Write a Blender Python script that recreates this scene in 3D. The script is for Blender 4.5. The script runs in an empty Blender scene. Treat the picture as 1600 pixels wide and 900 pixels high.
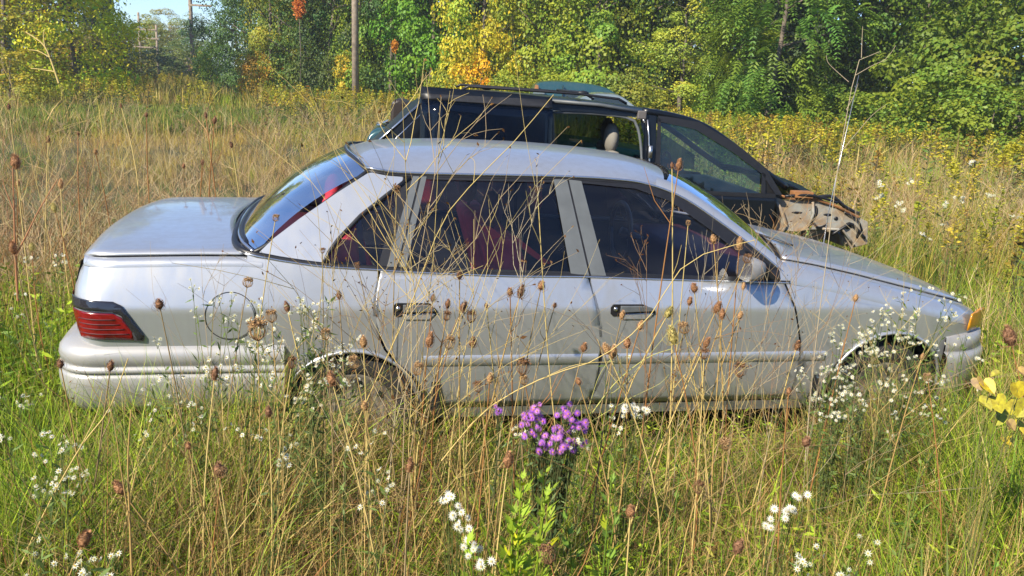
import bpy, bmesh, math
import numpy as np
from mathutils import Vector, Matrix

# ------------------------------------------------------------------ camera, sky, sun
SC = bpy.context.scene
COL = SC.collection
FPX, CAMH, PITCH, ROLL = 1290.25, 1.68, 0.246, 0.052
cam_d = bpy.data.cameras.new('camera')
cam = bpy.data.objects.new('camera', cam_d); COL.objects.link(cam)
cam_d.sensor_width = 36.0; cam_d.lens = 36.0*FPX/1600.0
cam_d.clip_start = 0.05; cam_d.clip_end = 3000
cam.matrix_world = (Matrix.Translation((0, 0, CAMH)) @ Matrix.Rotation(math.pi/2-PITCH, 4, 'X') @ Matrix.Rotation(ROLL, 4, 'Z'))
SC.camera = cam

SUN_EL, SUN_AZ = math.radians(37), math.radians(221)      # azimuth clockwise from +Y
w = bpy.data.worlds.new('World'); SC.world = w; w.use_nodes = True
nt = w.node_tree; bg = nt.nodes['Background']
sky = nt.nodes.new('ShaderNodeTexSky'); sky.sky_type = 'NISHITA'; sky.sun_disc = False
sky.sun_elevation = SUN_EL; sky.sun_rotation = SUN_AZ
sky.air_density = 1.0; sky.dust_density = 0.1; sky.ozone_density = 2.2
mxs = nt.nodes.new('ShaderNodeMix'); mxs.data_type = 'RGBA'; mxs.blend_type = 'MULTIPLY'; mxs.inputs['Factor'].default_value = 1
mxs.inputs['B'].default_value = (.75, .91, 1.17, 1)
nt.links.new(sky.outputs[0], mxs.inputs['A']); nt.links.new(mxs.outputs['Result'], bg.inputs[0]); bg.inputs[1].default_value = 0.098
sd = bpy.data.lights.new('sun', 'SUN'); sd.energy = 4.9; sd.angle = math.radians(0.53); sd.color = (1.0, 0.90, 0.73)
sun = bpy.data.objects.new('sun', sd); COL.objects.link(sun)
sv = Vector((math.sin(SUN_AZ)*math.cos(SUN_EL), math.cos(SUN_AZ)*math.cos(SUN_EL), math.sin(SUN_EL)))
sun.rotation_euler = sv.to_track_quat('Z', 'Y').to_euler()
SC.view_settings.view_transform = 'Standard'; SC.view_settings.look = 'None'
SC.view_settings.exposure = 0.92; SC.view_settings.gamma = 1.0
SC.render.engine = 'CYCLES'
SC.cycles.max_bounces = 8; SC.cycles.transparent_max_bounces = 16
SC.cycles.diffuse_bounces = 3; SC.cycles.glossy_bounces = 3

rng = np.random.default_rng(11)
PI = math.pi

def ray(px, py):
    U = px-800.0; V = py-450.0
    u = U*math.cos(ROLL)+V*math.sin(ROLL); v = -U*math.sin(ROLL)+V*math.cos(ROLL)
    cp, sp = math.cos(PITCH), math.sin(PITCH)
    return np.array([u, FPX*cp-v*sp, -(FPX*sp+v*cp)])
def at(px, py, Y):                    # a world point standing at depth Y
    d = ray(px, py); return np.array([0, 0, CAMH])+d*(Y/d[1])

# ------------------------------------------------------------------ materials
def mat(name):
    m = bpy.data.materials.new(name); m.use_nodes = True
    return m, m.node_tree, m.node_tree.nodes['Principled BSDF']
def simple(name, col, rough=0.6, metal=0.0, spec=0.5, coat=0.0, noise=0.0, nscale=8.0, bump=0.0, ncol=None):
    m, t, b = mat(name)
    b.inputs['Base Color'].default_value = (*col, 1); b.inputs['Roughness'].default_value = rough
    b.inputs['Metallic'].default_value = metal; b.inputs['Specular IOR Level'].default_value = spec
    b.inputs['Coat Weight'].default_value = coat; b.inputs['Coat Roughness'].default_value = 0.06
    if noise > 0 or bump > 0:
        tc = t.nodes.new('ShaderNodeTexCoord'); n = t.nodes.new('ShaderNodeTexNoise')
        n.inputs['Scale'].default_value = nscale; n.inputs['Detail'].default_value = 6
        t.links.new(tc.outputs['Object'], n.inputs['Vector'])
        if noise > 0:
            r = t.nodes.new('ShaderNodeValToRGB'); r.color_ramp.elements[0].position = 0.35; r.color_ramp.elements[1].position = 0.7
            c2 = ncol if ncol else tuple(c*(1-noise) for c in col)
            r.color_ramp.elements[0].color = (*col, 1); r.color_ramp.elements[1].color = (*c2, 1)
            t.links.new(n.outputs['Fac'], r.inputs['Fac']); t.links.new(r.outputs['Color'], b.inputs['Base Color'])
        if bump > 0:
            bp = t.nodes.new('ShaderNodeBump'); bp.inputs['Strength'].default_value = bump; bp.inputs['Distance'].default_value = 0.02
            t.links.new(n.outputs['Fac'], bp.inputs['Height']); t.links.new(bp.outputs['Normal'], b.inputs['Normal'])
    return m
def plant_mat(name, trans=0.35, objcol=False, rough=0.55, spec=0.25, tint=(1, 1, 1)):
    m, t, b = mat(name)
    at_ = t.nodes.new('ShaderNodeAttribute'); at_.attribute_name = 'col'
    src = at_.outputs['Color']
    mx = t.nodes.new('ShaderNodeMix'); mx.data_type = 'RGBA'; mx.blend_type = 'MULTIPLY'; mx.inputs['Factor'].default_value = 1
    t.links.new(src, mx.inputs['A'])
    if objcol:
        oi = t.nodes.new('ShaderNodeObjectInfo'); t.links.new(oi.outputs['Color'], mx.inputs['B'])
    else: mx.inputs['B'].default_value = (*tint, 1)
    src = mx.outputs['Result']
    t.links.new(src, b.inputs['Base Color']); b.inputs['Roughness'].default_value = rough
    b.inputs['Specular IOR Level'].default_value = spec
    tr = t.nodes.new('ShaderNodeBsdfTranslucent'); t.links.new(src, tr.inputs['Color'])
    ms = t.nodes.new('ShaderNodeMixShader'); ms.inputs[0].default_value = trans
    t.links.new(b.outputs[0], ms.inputs[1]); t.links.new(tr.outputs[0], ms.inputs[2])
    t.links.new(ms.outputs[0], t.nodes['Material Output'].inputs['Surface'])
    return m
def glass(name, tint=(0.35, 0.42, 0.45), refl=0.0, dirt=0.04, dcol=(0.5, 0.5, 0.48), gain=1.2):
    m, t, b = mat(name); t.nodes.remove(b)
    tr = t.nodes.new('ShaderNodeBsdfTransparent'); tr.inputs[0].default_value = (*tint, 1)
    gl = t.nodes.new('ShaderNodeBsdfGlossy'); gl.inputs['Roughness'].default_value = 0.015; gl.inputs[0].default_value = (1, 1, 1, 1)
    fr = t.nodes.new('ShaderNodeFresnel'); fr.inputs[0].default_value = 1.5
    ad = t.nodes.new('ShaderNodeMath'); ad.operation = 'MULTIPLY_ADD'; ad.inputs[1].default_value = gain; ad.inputs[2].default_value = refl
    t.links.new(fr.outputs[0], ad.inputs[0])
    m1 = t.nodes.new('ShaderNodeMixShader'); t.links.new(ad.outputs[0], m1.inputs[0])
    t.links.new(tr.outputs[0], m1.inputs[1]); t.links.new(gl.outputs[0], m1.inputs[2])
    df = t.nodes.new('ShaderNodeBsdfDiffuse'); df.inputs[0].default_value = (*dcol, 1)
    tc = t.nodes.new('ShaderNodeTexCoord'); n = t.nodes.new('ShaderNodeTexNoise'); n.inputs['Scale'].default_value = 5; n.inputs['Detail'].default_value = 8
    mp = t.nodes.new('ShaderNodeMapping'); mp.inputs['Scale'].default_value = (1, 1, 3)
    t.links.new(tc.outputs['Object'], mp.inputs[0]); t.links.new(mp.outputs[0], n.inputs['Vector'])
    mm = t.nodes.new('ShaderNodeMapRange'); mm.inputs['From Min'].default_value = 0.4; mm.inputs['From Max'].default_value = 0.8
    mm.inputs['To Min'].default_value = dirt*0.3; mm.inputs['To Max'].default_value = dirt*2.5
    t.links.new(n.outputs['Fac'], mm.inputs['Value'])
    m2 = t.nodes.new('ShaderNodeMixShader'); t.links.new(mm.outputs[0], m2.inputs[0])
    t.links.new(m1.outputs[0], m2.inputs[1]); t.links.new(df.outputs[0], m2.inputs[2])
    t.links.new(m2.outputs[0], t.nodes['Material Output'].inputs['Surface'])
    return m
def paint(name, col, metal, rough, dust=(0.34, 0.31, 0.26), damt=0.35, coat=0.6):
    # aged car paint: clear coat, faint orange peel, dust that settles in blotches and thickens on upward faces
    m, t, b = mat(name)
    b.inputs['Metallic'].default_value = metal; b.inputs['Coat Weight'].default_value = coat; b.inputs['Coat Roughness'].default_value = 0.05
    if coat < .2: b.inputs['Specular IOR Level'].default_value = .3
    tc = t.nodes.new('ShaderNodeTexCoord')
    n = t.nodes.new('ShaderNodeTexNoise'); n.inputs['Scale'].default_value = 3.0; n.inputs['Detail'].default_value = 9; n.inputs['Roughness'].default_value = 0.65
    t.links.new(tc.outputs['Object'], n.inputs['Vector'])
    mp = t.nodes.new('ShaderNodeMapping'); mp.inputs['Scale'].default_value = (6, 6, .7); t.links.new(tc.outputs['Object'], mp.inputs[0])
    ns = t.nodes.new('ShaderNodeTexNoise'); ns.inputs['Scale'].default_value = 4; ns.inputs['Detail'].default_value = 6; t.links.new(mp.outputs[0], ns.inputs['Vector'])
    av = t.nodes.new('ShaderNodeMix'); av.inputs['Factor'].default_value = .4; t.links.new(n.outputs['Fac'], av.inputs['A']); t.links.new(ns.outputs['Fac'], av.inputs['B'])
    mr = t.nodes.new('ShaderNodeMapRange'); mr.inputs['From Min'].default_value = 0.40; mr.inputs['From Max'].default_value = 0.68
    mr.inputs['To Min'].default_value = 0.03; mr.inputs['To Max'].default_value = damt
    t.links.new(av.outputs['Result'], mr.inputs['Value'])
    mx = t.nodes.new('ShaderNodeMix'); mx.data_type = 'RGBA'; mx.inputs['A'].default_value = (*col, 1); mx.inputs['B'].default_value = (*dust, 1)
    t.links.new(mr.outputs[0], mx.inputs['Factor']); t.links.new(mx.outputs['Result'], b.inputs['Base Color'])
    r2 = t.nodes.new('ShaderNodeMapRange'); r2.inputs['To Min'].default_value = rough; r2.inputs['To Max'].default_value = min(1, rough+0.35)
    t.links.new(mr.outputs[0], r2.inputs['Value']); t.links.new(r2.outputs[0], b.inputs['Roughness'])
    n3 = t.nodes.new('ShaderNodeTexNoise'); n3.inputs['Scale'].default_value = 2.2; n3.inputs['Detail'].default_value = 2
    t.links.new(tc.outputs['Object'], n3.inputs['Vector'])
    bp = t.nodes.new('ShaderNodeBump'); bp.inputs['Strength'].default_value = 0.25; bp.inputs['Distance'].default_value = 0.01
    t.links.new(n3.outputs['Fac'], bp.inputs['Height']); t.links.new(bp.outputs['Normal'], b.inputs['Normal'])
    return m

M = {}
M['silver'] = paint('silver_paint', (0.50, 0.525, 0.56), 0.64, 0.30, dust=(.32, .31, .30), damt=0.5, coat=.6)
M['bumper'] = paint('bumper_paint', (0.36, 0.36, 0.36), 0.3, 0.40, damt=0.5, coat=0.3)
M['black_paint'] = paint('black_paint', (0.003, 0.005, 0.009), 0.0, 0.30, dust=(.05, .05, .05), damt=0.05, coat=0.12)
M['teal_paint'] = paint('teal_paint', (0.006, 0.060, 0.070), 0.25, 0.28, damt=0.10)
M['grey_teal'] = paint('grey_green_paint', (0.22, 0.28, 0.29), 0.5, 0.3, damt=0.2)
M['trim_black'] = simple('black_trim', (0.012, 0.012, 0.014), 0.45, noise=0.4, nscale=30)
M['trim_grey'] = simple('grey_pillar_plastic', (0.10, 0.11, 0.115), 0.5, noise=0.2, nscale=14)
M['chrome'] = simple('worn_chrome', (0.55, 0.56, 0.58), 0.22, metal=0.9)
M['rubber'] = simple('tyre_rubber', (0.02, 0.02, 0.02), 0.85, noise=0.0, bump=0.3, nscale=40)
M['mud'] = simple('muddy_hubcap', (0.16, 0.145, 0.12), 0.8, noise=0.6, nscale=18, bump=0.6)
M['dark'] = simple('dark_void', (0.008, 0.008, 0.009), 0.95)
M['red_cloth'] = simple('red_upholstery', (0.75, 0.05, 0.07), 0.8, noise=0.3, nscale=12)
M['red_belt'] = simple('red_seat_belt', (0.85, 0.03, 0.03), 0.7)
M['dark_red'] = simple('dark_red_plastic', (0.07, 0.010, 0.016), 0.6)
M['beige'] = simple('beige_cloth', (0.20, 0.185, 0.16), 0.9)
M['tail_red'] = simple('red_lens', (0.20, 0.005, 0.008), 0.22, coat=0.4, noise=0.55, nscale=30)
M['tail_dark'] = simple('smoked_lens', (0.02, 0.02, 0.025), 0.15, coat=0.5)
M['amber'] = simple('amber_lens', (0.60, 0.25, 0.015), 0.2, coat=0.5, noise=0.3, nscale=20)
M['clear_lens'] = simple('clear_lens', (0.22, 0.22, 0.22), 0.15, coat=0.6)
M['glass'] = glass('side_glass', (0.80, 0.82, 0.86), 0.0, 0.008, gain=1.1)
M['glass_rear'] = glass('rear_glass', (0.66, 0.68, 0.78), 0.0, 0.03, gain=.85)
M['glass_teal'] = glass('green_tinted_glass', (0.26, 0.44, 0.44), 0.0, 0.012)
M['glass_mid'] = glass('mid_tinted_glass', (0.035, 0.06, 0.06), 0.0, 0.01)
M['door_glass'] = simple('dark_door_glass', (.002, .004, .010), .08, spec=.25)
M['glass_dark'] = glass('privacy_glass', (0.05, 0.06, 0.09), 0.01, 0.01)
M['far_glass'] = simple('far_window_glass', (0.02, 0.03, 0.035), 0.08, coat=0.4)
M['rust'] = simple('primer_and_rust', (0.27, 0.27, 0.24), 0.65, noise=0.8, nscale=9, ncol=(0.24, 0.15, 0.07), bump=.5)
M['rusty'] = simple('rust', (0.34, 0.15, 0.05), 0.85, noise=0.6, nscale=9)
M['steel'] = simple('bare_steel', (0.5, 0.5, 0.5), 0.3, metal=0.9)
M['wood_pole'] = simple('weathered_pole_wood', (0.34, 0.27, 0.20), 0.85, noise=0.5, nscale=6, bump=0.5)
M['bark'] = simple('bark', (0.16, 0.13, 0.10), 0.9, noise=0.5, nscale=5, bump=0.6)
M['white_board'] = simple('weathered_white_panel', (0.6, 0.6, 0.58), 0.7, noise=0.2)
M['shed'] = simple('dark_red_boards', (0.05, 0.018, 0.012), 0.9, noise=0.4)
M['petal_white'] = simple('white_petals', (0.80, 0.80, 0.76), 0.6)
M['plant'] = plant_mat('herb_foliage')
M['dry'] = plant_mat('dry_stalk', 0.12, spec=0.2, rough=0.7)
M['leaf'] = plant_mat('tree_leaves', 0.38, objcol=True, spec=0.3, rough=0.5)

# ------------------------------------------------------------------ object helpers
def set_tag(o, label=None, cat=None, group=None, kind=None):
    if label: o['label'] = label
    if cat: o['category'] = cat
    if group: o['group'] = group
    if kind: o['kind'] = kind
    return o
def thing(name, label, cat, loc=(0, 0, 0), rotz=0.0, group=None):
    o = bpy.data.objects.new(name, None); o.empty_display_size = 0.1; COL.objects.link(o)
    o.location = [float(v) for v in loc]; o.rotation_euler = (0, 0, rotz)
    return set_tag(o, label, cat, group)
def link(name, me, m, parent=None):
    o = bpy.data.objects.new(name, me); COL.objects.link(o)
    if m is not None: me.materials.append(m)
    if parent: o.parent = parent
    return o
def obj(name, V, F, m, parent=None, smooth=True, bev=0.0, sol=0.0):
    me = bpy.data.meshes.new(name)
    me.from_pydata([tuple(map(float, v)) for v in V], [], [tuple(int(i) for i in f) for f in F]); me.validate(); me.update()
    if smooth: me.shade_smooth()
    o = link(name, me, m, parent)
    if bev > 0:
        b = o.modifiers.new('bevel', 'BEVEL'); b.width = bev; b.segments = 2; b.limit_method = 'ANGLE'
    if sol != 0:
        s = o.modifiers.new('solid', 'SOLIDIFY'); s.thickness = abs(sol); s.offset = 1 if sol > 0 else -1
    return o
def qmesh(name, V, Q, cols=None):       # big quad mesh from numpy arrays, one colour per face
    me = bpy.data.meshes.new(name); n = len(Q); k = Q.shape[1]
    me.vertices.add(len(V)); me.vertices.foreach_set('co', np.ascontiguousarray(V, dtype=np.float32).ravel())
    me.loops.add(n*k); me.loops.foreach_set('vertex_index', np.ascontiguousarray(Q, dtype=np.int32).ravel())
    me.polygons.add(n); me.polygons.foreach_set('loop_start', np.arange(0, n*k, k, dtype=np.int32))
    me.update(calc_edges=True)
    if cols is not None:
        a = me.attributes.new('col', 'FLOAT_COLOR', 'FACE')
        a.data.foreach_set('color', np.ascontiguousarray(np.c_[cols, np.ones(n)], dtype=np.float32).ravel())
    return me
class Geo:                               # collects tubes, boxes, polygons into one mesh part
    def __init__(s): s.V = []; s.F = []
    def add(s, V, F):
        b = len(s.V); s.V += [tuple(v) for v in V]; s.F += [tuple(i+b for i in f) for f in F]; return s
    def box(s, a, b):
        x0, y0, z0 = a; x1, y1, z1 = b
        V = [(x0, y0, z0), (x1, y0, z0), (x1, y1, z0), (x0, y1, z0), (x0, y0, z1), (x1, y0, z1), (x1, y1, z1), (x0, y1, z1)]
        return s.add(V, [(0, 3, 2, 1), (4, 5, 6, 7), (0, 1, 5, 4), (1, 2, 6, 5), (2, 3, 7, 6), (3, 0, 4, 7)])
    def tube(s, P, R, k=8):
        V, F = tube(P, R, k); return s.add(V, F)
    def prism(s, poly, y0, y1):          # polygon in x-z extruded along y
        n = len(poly); V = [(x, y0, z) for x, z in poly]+[(x, y1, z) for x, z in poly]
        F = [tuple(range(n)), tuple(range(2*n-1, n-1, -1))]+[(i, i+n, (i+1) % n+n, (i+1) % n) for i in range(n)]
        return s.add(V, F)
    def ell(s, c, r, nu=14, nv=9):
        V = []; F = []
        for j in range(nv+1):
            th = PI*j/nv
            for i in range(nu):
                a = 2*PI*i/nu; V.append((c[0]+r[0]*math.sin(th)*math.cos(a), c[1]+r[1]*math.sin(th)*math.sin(a), c[2]+r[2]*math.cos(th)))
        for j in range(nv):
            for i in range(nu): F.append((j*nu+i, (j+1)*nu+i, (j+1)*nu+(i+1) % nu, j*nu+(i+1) % nu))
        return s.add(V, F)
    def obj(s, name, m, parent=None, smooth=True, bev=0.0): return obj(name, s.V, s.F, m, parent, smooth, bev)
def tube(P, R, k=6):
    P = np.asarray(P, float); n = len(P); R = np.full(n, R) if np.isscalar(R) else np.asarray(R, float)
    T = np.gradient(P, axis=0); T /= np.linalg.norm(T, axis=1)[:, None]+1e-12
    ref = np.array([0.0, 0, 1]) if abs(T[0, 2]) < 0.9 else np.array([1.0, 0, 0])
    V = []
    for i in range(n):
        a = np.cross(T[i], ref); a /= np.linalg.norm(a)+1e-12; b = np.cross(T[i], a); ref = np.cross(a, T[i])
        for j in range(k):
            t = 2*PI*j/k; V.append(P[i]+R[i]*(a*math.cos(t)+b*math.sin(t)))
    F = [(i*k+j, i*k+(j+1) % k, (i+1)*k+(j+1) % k, (i+1)*k+j) for i in range(n-1) for j in range(k)]
    F += [tuple(range(k-1, -1, -1)), tuple((n-1)*k+j for j in range(k))]
    return np.array(V), F
def lathe(prof, k=32, axis='y', c=(0, 0, 0)):    # prof: (radius, along axis)
    V = []; F = []
    for r, a in prof:
        for i in range(k):
            t = 2*PI*i/k; V.append((c[0]+r*math.cos(t), c[1]+a, c[2]+r*math.sin(t)))
    n = len(prof)
    for j in range(n-1):
        for i in range(k): F.append((j*k+i, j*k+(i+1) % k, (j+1)*k+(i+1) % k, (j+1)*k+i))
    return V, F
def resample(P, n):
    P = np.asarray(P, float); d = np.r_[0, np.cumsum(np.linalg.norm(np.diff(P, axis=0), axis=1))]
    t = np.linspace(0, d[-1], n)
    # Catmull-Rom through the points
    out = []
    for q in t:
        i = min(np.searchsorted(d, q, side='right')-1, len(P)-2); i = max(i, 0)
        u = (q-d[i])/(d[i+1]-d[i]+1e-12)
        p0 = P[max(i-1, 0)]; p1 = P[i]; p2 = P[i+1]; p3 = P[min(i+2, len(P)-1)]
        out.append(0.5*((2*p1)+(-p0+p2)*u+(2*p0-5*p1+4*p2-p3)*u*u+(-p0+3*p1-3*p2+p3)*u**3))
    return np.array(out)
def gridF(nu, nv): return [(i*nv+j, (i+1)*nv+j, (i+1)*nv+j+1, i*nv+j+1) for i in range(nu-1) for j in range(nv-1)]
def ruled(A, B, nu, nv, bulge=(0, 0, 0)):
    A = resample(A, nu); B = resample(B, nu); V = []
    for i in range(nu):
        for j in range(nv):
            t = j/(nv-1); V.append(A[i]*(1-t)+B[i]*t+np.array(bulge)*(4*t*(1-t)))
    return V, gridF(nu, nv)
def panel(poly, surf, step=0.05, extra_x=(), extra_z=(.712, .725, .738)):
    # polygon in (x,z) cut on a fine grid and laid on surf(x,z) -> y
    bm = bmesh.new(); vs = [bm.verts.new((x, 0, z)) for x, z in poly]; f = bm.faces.new(vs)
    bmesh.ops.triangulate(bm, faces=[f])
    P = np.array(poly); xs = list(np.arange(math.floor(P[:, 0].min()/step)*step, P[:, 0].max(), step))+list(extra_x)
    zs = list(np.arange(math.floor(P[:, 1].min()/step)*step, P[:, 1].max(), step))+[z for z in extra_z if P[:, 1].min() < z < P[:, 1].max()]
    for x in xs: bmesh.ops.bisect_plane(bm, geom=bm.verts[:]+bm.edges[:]+bm.faces[:], plane_co=(x, 0, 0), plane_no=(1, 0, 0), dist=1e-5)
    for z in zs: bmesh.ops.bisect_plane(bm, geom=bm.verts[:]+bm.edges[:]+bm.faces[:], plane_co=(0, 0, z), plane_no=(0, 0, 1), dist=1e-5)
    bmesh.ops.remove_doubles(bm, verts=bm.verts[:], dist=1e-4)
    bm.verts.index_update(); V = [(v.co.x, surf(v.co.x, v.co.z), v.co.z) for v in bm.verts]
    F = [tuple(v.index for v in f.verts) for f in bm.faces]
    bm.free()
    # outward normal = -y
    G = []
    for f in F:
        a, b, c = [np.array([poly_v[0], poly_v[2]]) for poly_v in (V[f[0]], V[f[1]], V[f[2]])]
        cr = (b-a)[0]*(c-a)[1]-(b-a)[1]*(c-a)[0]
        G.append(f if cr > 0 else f[::-1])
    return V, G
def pair(name, parts, m, parent, W):       # the same part on the near and on the far side
    for far in (False, True):
        g = Geo()
        for V, F in parts:
            if far: V, F = mirrorY([tuple(v) for v in V], F, W)
            g.add(V, F)
        g.obj(name, m, parent)
def mirrorY(V, F, W): return [(x, W-y, z) for x, y, z in V], [f[::-1] for f in F]

# ------------------------------------------------------------------ the silver sedan (local x: tail -> nose, y: near side -> far side)
W_ = 1.735; YC = W_/2
sedan = thing('sedan', 'silver four-door sedan sunk in tall weeds, its whole side towards the viewer', 'car', (-1.85, 3.029, 0.003), 0.209)
sedan.rotation_euler = (0, 0.004, 0.209)
def ip(x, X, Y): return float(np.interp(x, X, Y))
def ysec(z):
    return ip(z, [.15, .20, .30, .40, .50, .58, .66, .72, .735, .78, .84, .90, .95], [.120, .092, .048, .029, .016, .009, .0035, .000, .0015, .015, .036, .058, .08])
def xrear(z): return ip(z, [.3, .60, .78, .92, .96], [.135, .135, .125, .165, .19])
RR = .13
def side(x, z):
    y = ysec(z); xe = xrear(z)
    if x < xe+RR:
        u = min(1.0, (xe+RR-x)/RR); y += RR*(1-math.sqrt(max(0, 1-u*u)))
    if x > 3.9: y += .13*((x-3.9)/.45)**2.6
    return y
def off(f, d): return lambda x, z: f(x, z)-d
ZX = [.10, .17, .35, .60, .80, 1.1, 3.0, 3.22, 3.40, 3.61, 3.94, 4.20, 4.33, 4.50]
ZS = [.905, .917, .923, .929, .930, .905, .93, .925, .896, .855, .782, .722, .685, .61]
ZCc = [.93, .945, .957, .962, .965, .94, .965, .955, .945, .912, .850, .775, .728, .64]
def zs(x): return ip(x, ZX, ZS)
def zc(x): return ip(x, ZX, ZCc)
def rsh(x): return .035 if x < 1.5 else .085
def top(x, b):                           # b: 0 at the shoulder, 1 on the centre line
    R = rsh(x); y0 = side(x, zs(x)-R)+R
    return (x, y0+(YC-y0)*b, zs(x)+(zc(x)-zs(x))*(1-(1-b)**2.3))
def shoulder(x, a):
    R = rsh(x); z0 = zs(x)-R; y0 = side(x, z0)
    return (x, y0+R*(1-math.cos(a*PI/2)), z0+R*math.sin(a*PI/2))
AR = (1.22, .24, .305); AF = (3.785, .295, .315)
def arc(c, a0, a1, n=14): return [(c[0]+c[2]*math.cos(math.radians(a0+(a1-a0)*i/n)), c[1]+c[2]*math.sin(math.radians(a0+(a1-a0)*i/n))) for i in range(n+1)]
rear_x = [.135+RR*(1-math.cos(t)) for t in np.linspace(.15, 1.5, 7)]
belt = [(.80, .940), (.87, .927), (.94, .915), (1.094, .896), (1.25, .887), (1.322, .884)]
def sedge(x): return zs(x)-rsh(x)
quarter = [(.150, sedge(.165)), (.128, .80), (.136, .62), (.136, .46), (.6, .42), (.93, .36)]+arc(AR, 155, 54)+\
          [(1.352, .55), (1.325, .612), (1.306, .68), (1.302, .752), (1.310, .82), (1.322, .884)]+belt[::-1][1:]+[(.80, sedge(.80))]+[(x, sedge(x)) for x in (.6, .35, .25, .18)]
rear_door = [(1.335, .884), (1.322, .82), (1.314, .752), (1.318, .68), (1.337, .612), (1.362, .55), (1.412, .495)]+arc(AR, 53, 6)+[(1.53, .262), (2.274, .262), (2.302, .32), (2.312, .42), (2.310, .50), (2.302, .60), (2.296, .657), (2.255, .80), (2.236, .862), (1.9, .863), (1.625, .870), (1.409, .878)]
front_door = [(2.246, .862), (2.265, .80), (2.306, .657), (2.312, .60), (2.320, .50), (2.322, .42), (2.312, .32), (2.284, .262), (3.296, .262), (3.305, .36), (3.303, .455), (3.285, .56), (3.259, .646), (3.225, .74), (3.178, .845), (2.9, .848), (2.474, .856)]
fender = [(3.306, .262), (3.40, .225), (3.46, .22)]+arc(AF, 190, -2)+[(4.085, .36), (4.08, .575), (4.355, .597), (4.37, .62)]+[(x, sedge(x)) for x in (4.345, 4.25, 4.1, 3.94, 3.8, 3.61, 3.4, 3.3, 3.20)]+[(3.188, .845), (3.235, .74), (3.269, .646), (3.295, .56), (3.313, .455), (3.315, .36)]
body = Geo()
for poly, ex in ((quarter, rear_x), (fender, (4.15, 4.22, 4.28, 4.32))):
    V, F = panel(poly, side, .05, ex); body.add(V, F); body.add(*mirrorY(V, F, W_))
sillp = [(1.53, .20), (3.40, .20), (3.38, .255), (1.54, .255)]
V, F = panel(sillp, side, .05); body.add(V, F); body.add(*mirrorY(V, F, W_))
def strip(x0, x1, n, na=6, start=0.0, end=1.0):
    V = []
    for i in range(n):
        x = x0+(x1-x0)*i/(n-1)
        for j in range(na): V.append(shoulder(x, start+(end-start)*j/(na-1)))
    return V, gridF(n, na)
for a, b, n in ((.172, .86, 16), (3.16, 4.345, 28)):
    V, F = strip(a, b, n); body.add(V, F); body.add(*mirrorY(V, F, W_))
# fender tops between shoulder and hood cut, scuttle
V = [];
for i in range(26):
    x = 3.16+(4.345-3.16)*i/25
    for b in (0, .03, .06): V.append(top(x, b))
body.add(V, gridF(26, 3)); body.add(*mirrorY(V, gridF(26, 3), W_))
# tail face and nose face
V = []; nz, ny = 12, 13
for i in range(nz):
    z = .45+(.895-.45)*i/(nz-1)
    for j in range(ny):
        y = RR+.0+(YC-RR)*j/(ny-1); V.append((xrear(z)-.035*(1-((YC-y)/(YC-RR))**2)+.001, y, z))
F = [f[::-1] for f in gridF(nz, ny)]; body.add(V, F); body.add(*mirrorY(V, F, W_))
V = []
for i in range(9):
    t = i/8
    for j in range(15):
        b = j/14; xn = 4.34+.165*(1-(1-b)**2); zt = zs(4.345)+(zc(4.42)-zs(4.345))*(1-(1-b)**2)*.6-.03
        y0 = .21; V.append((xn+.03*math.sin(t*PI*.6), y0+(YC-y0)*b if j else .16, zt*(1-t)+.56*t))
F = gridF(9, 15); body.add(V, F); body.add(*mirrorY(V, F, W_))
body_o = body.obj('body', M['silver'], sedan)
# dark under-structure that shows through the panel gaps, wheel wells and floor
und = Geo()
def loft_in(x0, x1, z0, z1, d=.018):
    V = [];
    xs_ = np.linspace(x0, x1, 14); zs_ = np.linspace(z0, z1, 8)
    for x in xs_:
        for z in zs_: V.append((x, side(x, z)+d, z))
    return V, gridF(14, 8)
for a in ((1.54, 3.30, .21, .865), (.30, .92, .30, .84), (3.25, 3.44, .24, .80), (1.22, 1.6, .56, .87), (4.05, 4.2, .3, .62)):
    V, F = loft_in(*a); und.add(V, F); und.add(*mirrorY(V, F, W_))
und.box((.3, .14, .20), (4.25, W_-.14, .24)); und.box((1.56, .03, .24), (1.60, W_-.03, .50)); und.box((3.40, .03, .22), (3.43, W_-.03, .7))
und.box((.25, .12, .24), (.9, W_-.12, .5)); und.box((4.1, .12, .24), (4.3, W_-.12, .55)); und.box((3.1, .12, .3), (3.2, W_-.12, .82))
for c in (AR, AF):                         # wheel well liners
    for s in (0, 1):
        V = []; n = 16
        for i in range(n):
            a = math.radians(-15+210*i/(n-1))
            for y in (.012, .30): V.append((c[0]+(c[2]+.012)*math.cos(a), W_-y if s else y, c[1]+(c[2]+.012)*math.sin(a)))
        und.add(V, gridF(n, 2))
        und.add([(c[0]+(c[2]+.012)*math.cos(math.radians(-15+210*i/(n-1))), W_-.30 if s else .30, c[1]+(c[2]+.012)*math.sin(math.radians(-15+210*i/(n-1)))) for i in range(n)], [tuple(range(n))])
und.obj('underbody', M['dark'], sedan, smooth=False)
# arch lips
for c, a0, a1 in ((AR, 152, 6), (AF, 188, 0)):
    P = [(x, side(x, z)-.004, z) for x, z in arc(c, a0, a1, 22)]
    pair('wheel_arch_lip', [tube(P, .008, 6)], M['silver'], sedan, W_)
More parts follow.
